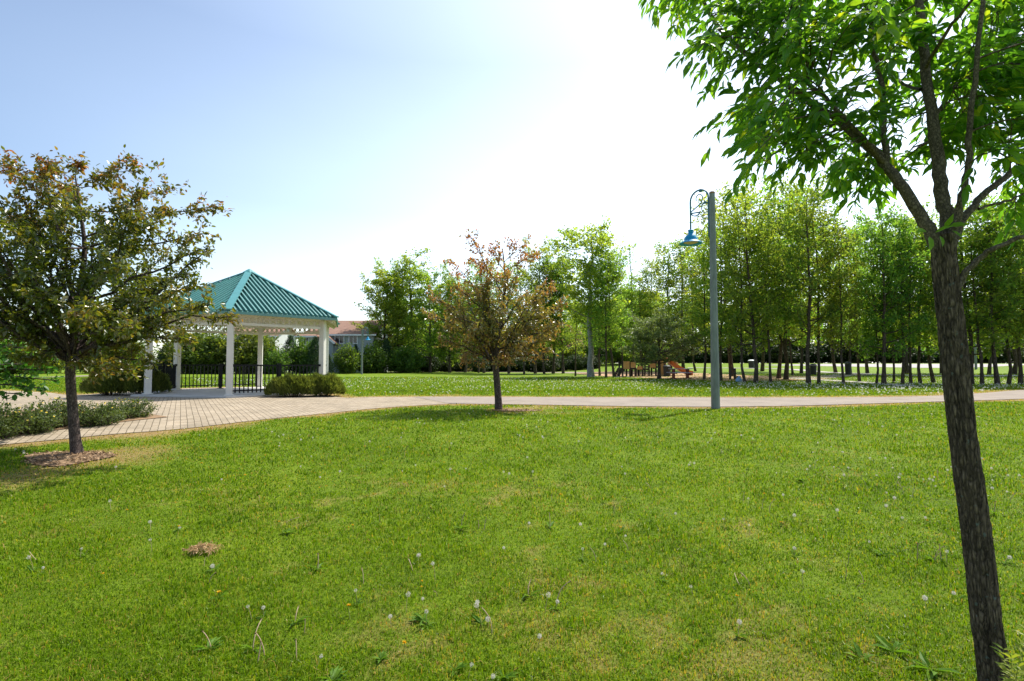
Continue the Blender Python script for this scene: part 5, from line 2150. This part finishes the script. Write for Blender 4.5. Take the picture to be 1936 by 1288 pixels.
def grass(n, ymin, ymax, w_at, h_at, seed, power):
    r = np.random.default_rng(seed)
    # density falls with distance: sample depth so that pixels are covered evenly
    u = r.uniform(0, 1, n)
    if power == 0:
        Y = ymin * (ymax / ymin) ** u
    else:
        Y = (ymin ** power + u * (ymax ** power - ymin ** power)) ** (1 / power)
    X = r.uniform(-1.06, 1.06, n) * Y + r.uniform(-1.0, 1.0, n)
    k = on_turf(X, Y)
    X, Y = X[k], Y[k]
    dry = dryness(X, Y)
    ring = inside(RING_L, X, Y) | inside(RING_M, X, Y)
    keep = (r.uniform(0, 1, len(X)) > 0.6 * dry) & ~(ring & (r.uniform(0, 1, len(X)) < .9))
    X, Y, dry = X[keep], Y[keep], dry[keep]
    n = len(X)
    Z = gz(X, Y)
    tall = 0.78 + 0.24 * np.clip(fbm(X, Y, 3.0, 21), -1, 1) + 0.25 * np.clip(fbm(X, Y, 9.0, 22), -1, 1)
    tall = np.clip(tall, 0.35, 1.6) * (1 - 0.45 * dry)
    H = h_at(Y) * tall * np.clip(r.normal(1, .35, n), .3, 2.0)
    W = w_at(Y) * r.uniform(.7, 1.3, n)
    az = r.uniform(0, 6.28, n)
    ln = np.abs(r.normal(.3, .7, n))
    lx, ly = np.cos(az) * ln, np.sin(az) * ln
    wa = az + 1.57 + r.normal(0, .7, n)
    wx, wy = np.cos(wa) * W / 2, np.sin(wa) * W / 2
    V = np.empty((n, 5, 3), np.float32)
    V[:, 0] = np.stack([X - wx, Y - wy, Z - .004], -1)
    V[:, 1] = np.stack([X + wx, Y + wy, Z - .004], -1)
    mx, my, mz = X + lx * H * .4, Y + ly * H * .4, Z + H * .62
    V[:, 2] = np.stack([mx + wx * .8, my + wy * .8, mz], -1)
    V[:, 3] = np.stack([mx - wx * .8, my - wy * .8, mz], -1)
    V[:, 4] = np.stack([X + lx * H * 1.15, Y + ly * H * 1.15, Z + H * (1 - .25 * np.clip(ln, 0, 1.5))], -1)
    fc = np.array([(0, 1, 2), (0, 2, 3), (3, 2, 4)])
    FF = (fc[None] + (np.arange(n) * 5)[:, None, None]).reshape(-1, 3)
    base = np.clip(0.40 + 0.06 * fbm(X, Y, 2.3, 31) + 0.09 * fbm(X, Y, 9, 32) + r.normal(0, .27, n), 0, .78)
    isdry = r.uniform(0, 1, n) < (0.055 + 0.75 * dry)
    rn = np.where(isdry, r.uniform(.76, 1.0, n), base)
    return V.reshape(-1, 3), FF, np.repeat(rn, 5)


def wN(Y):
    return np.clip(0.0050 * Y / 4, 0.0044, 0.03)


def hN(Y):
    return np.clip(0.029 + 0.0009 * Y, .03, .05)


V1, F1, R1 = grass(560000, 2.1, 24.0, wN, hN, 41, 0)
me = np_mesh("lawn_grass", V1, F1, {"rnd": R1})
tag(link("lawn_grass", me, M['grass']), kind="stuff", label="mown lawn grass")
V1, F1, R1 = grass(150000, 22.0, 48.0, lambda Y: 0.022 * Y / 20, lambda Y: 0.055 + 0 * Y, 42, 0)
me = np_mesh("meadow_grass", V1, F1, {"rnd": R1})
tag(link("meadow_grass", me, M['grass']), kind="stuff", label="meadow grass beyond the path")

# ------------------------------------------------------------------ dandelions
def sphere_pts(n, r=None):
    i = np.arange(n) + .5
    ph = np.arccos(1 - 2 * i / n)
    th = np.pi * (1 + 5 ** .5) * i
    return np.stack([np.cos(th) * np.sin(ph), np.sin(th) * np.sin(ph), np.cos(ph)], -1)


def stalk_mesh(h, bend, r=0.0016, droop=0.0, name="stalk"):
    pts = [Vector((bend * s * s, 0.3 * bend * s, h * s - droop * h * s * s)) for s in np.linspace(0, 1, 6)]
    V, Q = tube_np(pts, np.linspace(r * 1.2, r, 6), 5)
    return np_mesh(name, V, Q, None, True), pts[-1]


def head_mesh(c, rad, seed, part=1.0):
    r = np.random.default_rng(seed)
    D = sphere_pts(64)
    D = D[r.uniform(0, 1, 64) < part]
    D = unit(D + r.normal(0, .06, D.shape))
    P = np.array(c) + D * rad * 0.25
    # each parachute: a thin hair with a little fan at its end
    n = len(D)
    N = r.normal(0, 1, (n, 3))
    hair = (P, D, N, np.full(n, rad * .78), np.full(n, rad * .045))
    S = unit(np.cross(D, N))
    T2 = np.cross(D, S)
    tip = np.array(c) + D * rad * 0.92
    LP, LA, LN, LL, LW = [P], [D], [N], [hair[3]], [hair[4]]
    for k in range(5):
        a = 6.283 * k / 5
        LP.append(tip)
        LA.append(S * math.cos(a) + T2 * math.sin(a) + D * .35)
        LN.append(D)
        LL.append(np.full(n, rad * .26))
        LW.append(np.full(n, rad * .07))
    m = sum(len(x) for x in LP)
    me = leaf_mesh("seed_head", np.concatenate(LP), np.concatenate(LA), np.concatenate(LN), np.concatenate(LL), np.concatenate(LW), 'diamond', r.uniform(0, 1, m))
    me.materials.append(M['fluff'])
    return me


def core_mesh(c, rad):
    mb = MB()
    mb.lathe([(0.001, -rad), (rad * .8, -rad * .5), (rad, 0), (rad * .7, rad * .6), (0.001, rad * .8)], tuple(c), 8)
    me = mb.mesh("seed_core")
    me.materials.append(M['core'])
    return me


def rosette(seed, n, L):
    r = np.random.default_rng(seed)
    a = r.uniform(0, 6.28, n)
    el = r.uniform(.1, .8, n)
    A = np.stack([np.cos(a), np.sin(a), el], -1)
    P = np.zeros((n, 3)) + np.array([0, 0, .006])
    N = np.stack([-np.cos(a) * el, -np.sin(a) * el, np.ones(n)], -1) + r.normal(0, .25, (n, 3))
    l = L * r.uniform(.6, 1.2, n)
    me = leaf_mesh("leaves", P, A, N, l, l * r.uniform(.2, .3, n), 'lance', r.uniform(0, 1, n))
    me.materials.append(M['weed'])
    return me


SEED, FLOWER, BARE, SMALL = [], [], [], []
for k in range(5):
    s, top = stalk_mesh(0.07 + 0.025 * k, 0.02 * (k - 2), 0.0017)
    s.materials.append(M['stalk'])
    SEED.append((s, head_mesh(top, 0.020, 500 + k, 1.0 if k < 3 else .62), core_mesh(top, .005), rosette(510 + k, 7, .09)))
for k in range(3):
    s, top = stalk_mesh(0.045 + 0.02 * k, 0.015 * (k - 1), 0.0016)
    s.materials.append(M['stalk_green'])
    r = np.random.default_rng(520 + k)
    n = 70
    a = r.uniform(0, 6.28, n)
    el = r.uniform(.15, 1.4, n)
    A = np.stack([np.cos(a), np.sin(a), el], -1)
    f = leaf_mesh("flower", np.zeros((n, 3)) + np.array(top), A, r.normal(0, .3, (n, 3)) + np.array([0, 0, 1]), r.uniform(.012, .020, n), np.full(n, .005), 'diamond', r.uniform(0, 1, n))
    f.materials.append(M['petal_yellow'])
    FLOWER.append((s, f, rosette(530 + k, 7, .09)))
for k in range(4):
    s, top = stalk_mesh(0.13 + 0.03 * k, 0.05 * (k - 1.3), 0.0029, .25)
    s.materials.append(M['stalk'])
    c = core_mesh(top, .0055)
    BARE.append((s, c, rosette(540 + k, 6, .10)))


GD = "dandelion seed heads on the lawn"
GY_ = "yellow dandelion flowers on the lawn"
GB = "bare dandelion stalks on the lawn"


def dandelion(kind, v, x, y, s, full):
    z = g1(x, y)
    if kind == 0:
        t = thing("dandelion_seed_head", (x, y, z), "white dandelion seed head standing in the mown lawn", "dandelion", GD)
        st, hd, co, ro = SEED[v % len(SEED)]
        link("stalk", st, None, t)
        h = link("seed_head", hd, None, t)
        if full:
            link("seed_core", co, None, h)
            link("leaves", ro, None, t)
    elif kind == 1:
        t = thing("dandelion_flower", (x, y, z), "small yellow dandelion flower in the lawn", "dandelion", GY_)
        st, fl, ro = FLOWER[v % len(FLOWER)]
        link("stalk", st, None, t)
        link("flower", fl, None, t)
        if full:
            link("leaves", ro, None, t)
    else:
        t = thing("dandelion_stalk", (x, y, z), "bare bent dandelion stalk without its seed head in the lawn", "dandelion", GB)
        st, co, ro = BARE[v % len(BARE)]
        link("stalk", st, None, t)
        link("seed_core", co, None, t)
        if full:
            link("leaves", ro, None, t)
    t.rotation_euler = (random.uniform(-.15, .15), random.uniform(-.15, .15), random.uniform(0, 6.28))
    t.scale = (s, s, s)


seeds = [(572, 838), (569, 890), (605, 914), (852, 852), (853, 908), (956, 1045), (793, 1062), (800, 1150), (768, 1158), (476, 1175), (930, 1300), (997, 874), (1026, 836), (1098, 821), (1307, 888), (1300, 884), (1312, 886), (1790, 900), (1878, 920), (1889, 948), (1683, 968),
         (1690, 956), (1750, 992), (1417, 1012), (1370, 1000), (1140, 1040), (1180, 1024), (1395, 1205), (1790, 1066), (287, 1045), (405, 1080), (285, 1002), (740, 1190), (805, 1185), (822, 1098), (787, 802), (800, 807), (790, 800), (1031, 1160), (910, 1180), (923, 1185),
         (1018, 1222), (498, 1170), (885, 1286), (596, 1275), (40, 864), (26, 858), (1345, 838), (1338, 826), (1423, 845), (1900, 905), (1905, 938), (1925, 912), (1860, 880), (1695, 925), (1600, 905), (1180, 905), (640, 905), (760, 840), (1090, 850), (1795, 888), (1680, 940), (700, 845)]
yel = [(337, 1003), (463, 909), (239, 978), (411, 1135), (763, 1235), (662, 1175), (1175, 1008), (1447, 943), (1057, 950), (1478, 995), (1752, 994), (1395, 1150), (383, 882), (500, 868), (868, 912), (735, 850), (690, 852), (1160, 778), (1178, 777), (1315, 787), (1390, 795), (1436, 779), (1820, 962), (530, 1000), (725, 876)]
bare = [(558, 1180), (487, 1255), (500, 1240), (478, 1230), (905, 1000), (915, 1004), (872, 1002), (1052, 1145), (1418, 1110), (1405, 950), (1442, 965), (1455, 970), (1230, 925), (690, 850), (852, 815), (765, 866), (845, 838), (1160, 975), (1040, 1000), (1710, 935), (1700, 930), (1725, 940), (1735, 1060), (1768, 1058), (1765, 1062), (1780, 1060), (1540, 885), (700, 840), (780, 1080), (575, 1200), (1880, 975), (1910, 950), (395, 1105), (600, 1080), (400, 1230), (930, 1200), (1000, 1130), (560, 1250)]
used = [0, 0, 0]
for lst, kd, sc_ in ((seeds, 0, 1.0), (yel, 1, 1.0), (bare, 2, 1.0)):
    for i, (px, py) in enumerate(lst):
        p = ground(px, py)
        if kd != 1 and not on_turf(np.array([p.x]), np.array([p.y]))[0]:
            continue
        dandelion(kd, i, p.x, p.y, random.uniform(.5, .85) if kd == 0 else random.uniform(.75, 1.1), p.y < 5.5 and i % 3 == 0)
        used[kd] += 1
# more of them on the near lawn, scattered towards the path
r = np.random.default_rng(77)
cnt = [0, 0, 0]
lim = [230, 70, 90]
while any(cnt[k] < lim[k] for k in range(3)):
    y = r.uniform(3.4, 15.0) if r.uniform() < .55 else r.uniform(9, 15.5)
    x = r.uniform(-1.0, 1.02) * y
    if x < -1.5 and r.uniform() < .6:
        continue
    if fbm(np.array([x]), np.array([y]), 1.1, 61)[0] < r.uniform(-.9, .9):
        continue
    if not on_turf(np.array([x]), np.array([y]))[0]:
        continue
    k = int(r.choice(3, p=[.60, .18, .22]))
    if cnt[k] >= lim[k]:
        continue
    cnt[k] += 1
    dandelion(k, int(r.integers(0, 9)), x, y, r.uniform(.45, .8), y < 4.5 and r.uniform() < .3)
# beyond the path nobody could count them
n = 10000
Y = 16 + (46 - 16) * r.uniform(0, 1, n) ** 0.9
X = r.uniform(-.6, 1.05, n) * Y
den = 0.20 + 0.25 * fbm(X, Y, .5, 71) + 0.2 * fbm(X, Y, 1.7, 72)
den = den + 1.25 * sm(8, 14, X) * np.clip(1 - np.abs(Y - 28.5) / 6.0, 0, 1) + 0.35 * sm(3, 8, X) * np.clip(1 - np.abs(Y - 29) / 9, 0, 1) + 0.35 * np.clip(1 - np.abs(Y - 36) / 6, 0, 1) * (X < 4)
den *= (Y > 19.3 + 0.02 * X)
k = (r.uniform(0, 1, n) < den) & on_turf(X, Y) & ~inside(CHIPS, X, Y)
X, Y = X[k], Y[k]
n = len(X)
Z = gz(X, Y) + r.uniform(.05, .13, n)
D = sphere_pts(12)
PP = (np.stack([X, Y, Z], -1)[:, None] + D[None] * 0.010).reshape(-1, 3)
AA = np.repeat(D[None], n, 0).reshape(-1, 3)
NN = r.normal(0, 1, AA.shape)
l = leaf_mesh("dandelion_drifts", PP, AA, NN, np.full(len(PP), .019), np.full(len(PP), .018), 'diamond', r.uniform(0, 1, len(PP)))
l.materials.append(leaf_mat("drift_fluff", [(0.78, 0.74, 0.68), (0.9, 0.87, 0.82)], None, 0.45, 0.1, 0.8, 1.0, tcol=(1, 1, 1)))
tag(link("dandelion_drifts", l), kind="stuff", label="drifts of white dandelion heads beyond the path")

# broad weeds near the camera
WEED = [rosette(601, 9, .13), rosette(602, 12, .085), rosette(603, 8, .17), rosette(604, 30, .05)]
ws = [(1690, 1235, 2, .75, "broad leafed weed rosette left of the ash trunk"), (1760, 1270, 2, .8, "long leafed weed beside the foot of the ash trunk"), (1630, 1250, 0, .8, "pointed leafed weed in the lower right lawn"), (690, 970, 1, .6, "small low weed left of the lawn's middle"),
      (545, 1010, 3, 1.3, "pale clover clump in the left part of the lawn"), (950, 1285, 0, .8, "weed rosette at the bottom edge of the lawn"), (800, 1175, 1, 1, "weed rosette under a pair of seed heads"), (630, 1290, 1, 1, "weed rosette at the bottom left of the lawn"),
      (1515, 912, 3, 1.6, "pale clover patch right of the lawn's middle"), (1670, 1050, 1, 1, "weed rosette in the right lawn"), (395, 1230, 1, 1, "weed rosette at the lower left"), (1250, 1100, 1, .7, "small weed in the lawn's dry patch"), (720, 1250, 3, 1, "clover clump near the bottom edge"), (860, 1270, 0, .6, "small weed near the bottom edge")]
for px, py, k, s, lb in ws:
    p = ground(px, py)
    t = thing("weed", tuple(p), lb, "weed", "broad weeds in the lawn")
    t.scale = (s, s, s)
    t.rotation_euler = (0, 0, random.uniform(0, 6.28))
    link("leaves", WEED[k], None, t)

# clump of dried mown grass
p = ground(383, 1046)
t = thing("dried_grass_clump", tuple(p), "clump of dried tan mown grass lying on the left lawn", "grass clump")
n = 420
q = np.sqrt(r.uniform(0, 1, n))
a = r.uniform(0, 6.28, n)
x = .115 * q * np.cos(a) + .02 * np.sin(5 * a)
y = .075 * q * np.sin(a)
z = .045 * np.clip(1 - q ** 1.5, 0, 1) * r.uniform(.4, 1.1, n) + .03
A = r.normal(0, 1, (n, 3)) * np.array([1, 1, .35])
l = leaf_mesh("straw", np.stack([x, y, z], -1), A, r.normal(0, .5, (n, 3)) + np.array([0, 0, 1]), r.uniform(.02, .06, n), r.uniform(.004, .008, n), 'lance', r.uniform(0, 1, n))
l.materials.append(M['straw'])
link("straw", l, None, t)
# a few loose dry stems
for i, (px, py, lb) in enumerate([(540, 990, "dry straw stem lying left of the lawn's middle"), (1400, 1110, "dry stem leaning in the right lawn"), (70, 1060, "dry straw stem at the far left of the lawn")]):
    p = ground(px, py)
    t = thing("straw_stem", tuple(p), lb, "stem", "loose dry stems in the lawn")
    s, top = stalk_mesh(.05, .12, .002, name="stem")
    s.materials.append(M['stalk'])
    link("stem", s, None, t)
    t.rotation_euler = (0, 0, 1.2 * i)

# ------------------------------------------------------------------ light
w = bpy.data.worlds.new("World")
scene.world = w
w.use_nodes = True
nt = w.node_tree
nt.nodes.clear()
out = nt.nodes.new("ShaderNodeOutputWorld")
bg = nt.nodes.new("ShaderNodeBackground")
sky = nt.nodes.new("ShaderNodeTexSky")
sky.sky_type = 'NISHITA'
sky.sun_disc = False
sky.sun_elevation = SUN_EL
sky.sun_rotation = SUN_AZ
sky.altitude = 200
sky.air_density = 1.0
sky.dust_density = 1.2
sky.ozone_density = 1.0
bg.inputs["Strength"].default_value = 0.105
# thin bright veil of haze and cirrus: thicker towards the horizon and brighter towards the sun
tc = nt.nodes.new("ShaderNodeTexCoord")
sx = nt.nodes.new("ShaderNodeSeparateXYZ")
nt.links.new(tc.outputs["Generated"], sx.inputs[0])


def maprange(src, f0, f1, t0, t1):
    m_ = nt.nodes.new("ShaderNodeMapRange")
    for nm_, v_ in (("From Min", f0), ("From Max", f1), ("To Min", t0), ("To Max", t1)):
        m_.inputs[nm_].default_value = v_
    nt.links.new(src, m_.inputs["Value"])
    return m_.outputs[0]


def mth(op, a_, b_):
    m_ = nt.nodes.new("ShaderNodeMath")
    m_.operation = op
    for i_, v_ in enumerate((a_, b_)):
        if isinstance(v_, (int, float)):
            m_.inputs[i_].default_value = v_
        else:
            nt.links.new(v_, m_.inputs[i_])
    return m_.outputs[0]


dt = nt.nodes.new("ShaderNodeVectorMath")
dt.operation = 'DOT_PRODUCT'
dt.inputs[1].default_value = tuple(SUNV)
nt.links.new(tc.outputs["Generated"], dt.inputs[0])
d_ = mth('MAXIMUM', dt.outputs["Value"], 0.0)
glow = mth('MULTIPLY', mth('POWER', d_, 3.0), 0.48)
hz1 = mth('MULTIPLY', maprange(sx.outputs["Z"], 0.5, 0.0, 0.0, 1.0), mth('MAXIMUM', mth('MULTIPLY_ADD', d_, 1.15), 0.0))
hz1.node.inputs[1].links[0].from_node.inputs[0].links[0].from_node.inputs[2].default_value = -0.2
low = maprange(sx.outputs["Z"], 0.27, 0.0, 0.0, 0.24)
mp = nt.nodes.new("ShaderNodeMapping")
mp.inputs["Scale"].default_value = (1.0, 1.0, 3.5)
nt.links.new(tc.outputs["Generated"], mp.inputs[0])
nz = nt.nodes.new("ShaderNodeTexNoise")
nz.inputs["Scale"].default_value = 2.2
nz.inputs["Detail"].default_value = 7
nz.inputs["Roughness"].default_value = 0.5
nt.links.new(mp.outputs[0], nz.inputs["Vector"])
wisp = maprange(nz.outputs["Fac"], 0.3, 0.7, 0.94, 1.06)
tot = mth('MULTIPLY', mth('ADD', mth('ADD', glow, hz1), low), wisp)
veil = nt.nodes.new("ShaderNodeVectorMath")
veil.operation = 'SCALE'
veil.inputs[0].default_value = (0.92 / 0.105, 1.0 / 0.105, 1.0 / 0.105)
nt.links.new(tot, veil.inputs["Scale"])
addv = nt.nodes.new("ShaderNodeVectorMath")
addv.operation = 'ADD'
nt.links.new(sky.outputs[0], addv.inputs[0])
nt.links.new(veil.outputs[0], addv.inputs[1])
nt.links.new(addv.outputs[0], bg.inputs[0])
nt.links.new(bg.outputs[0], out.inputs[0])

sd = bpy.data.lights.new("sun", 'SUN')
sd.energy = 4.2
sd.angle = R(0.55)
sd.color = (1.0, 0.95, 0.86)
so = bpy.data.objects.new("sun", sd)
so.rotation_euler = (-SUNV).to_track_quat('-Z', 'Y').to_euler()
so.location = (10, 10, 30)
COL.objects.link(so)

scene.view_settings.view_transform = 'Standard'
scene.view_settings.look = 'None'
scene.view_settings.exposure = 0.85
scene.view_settings.gamma = 1.0
scene.view_settings.use_curve_mapping = False
scene.cycles.max_bounces = 10
scene.cycles.diffuse_bounces = 7
scene.cycles.transmission_bounces = 4
scene.cycles.caustics_reflective = False
scene.cycles.caustics_refractive = False
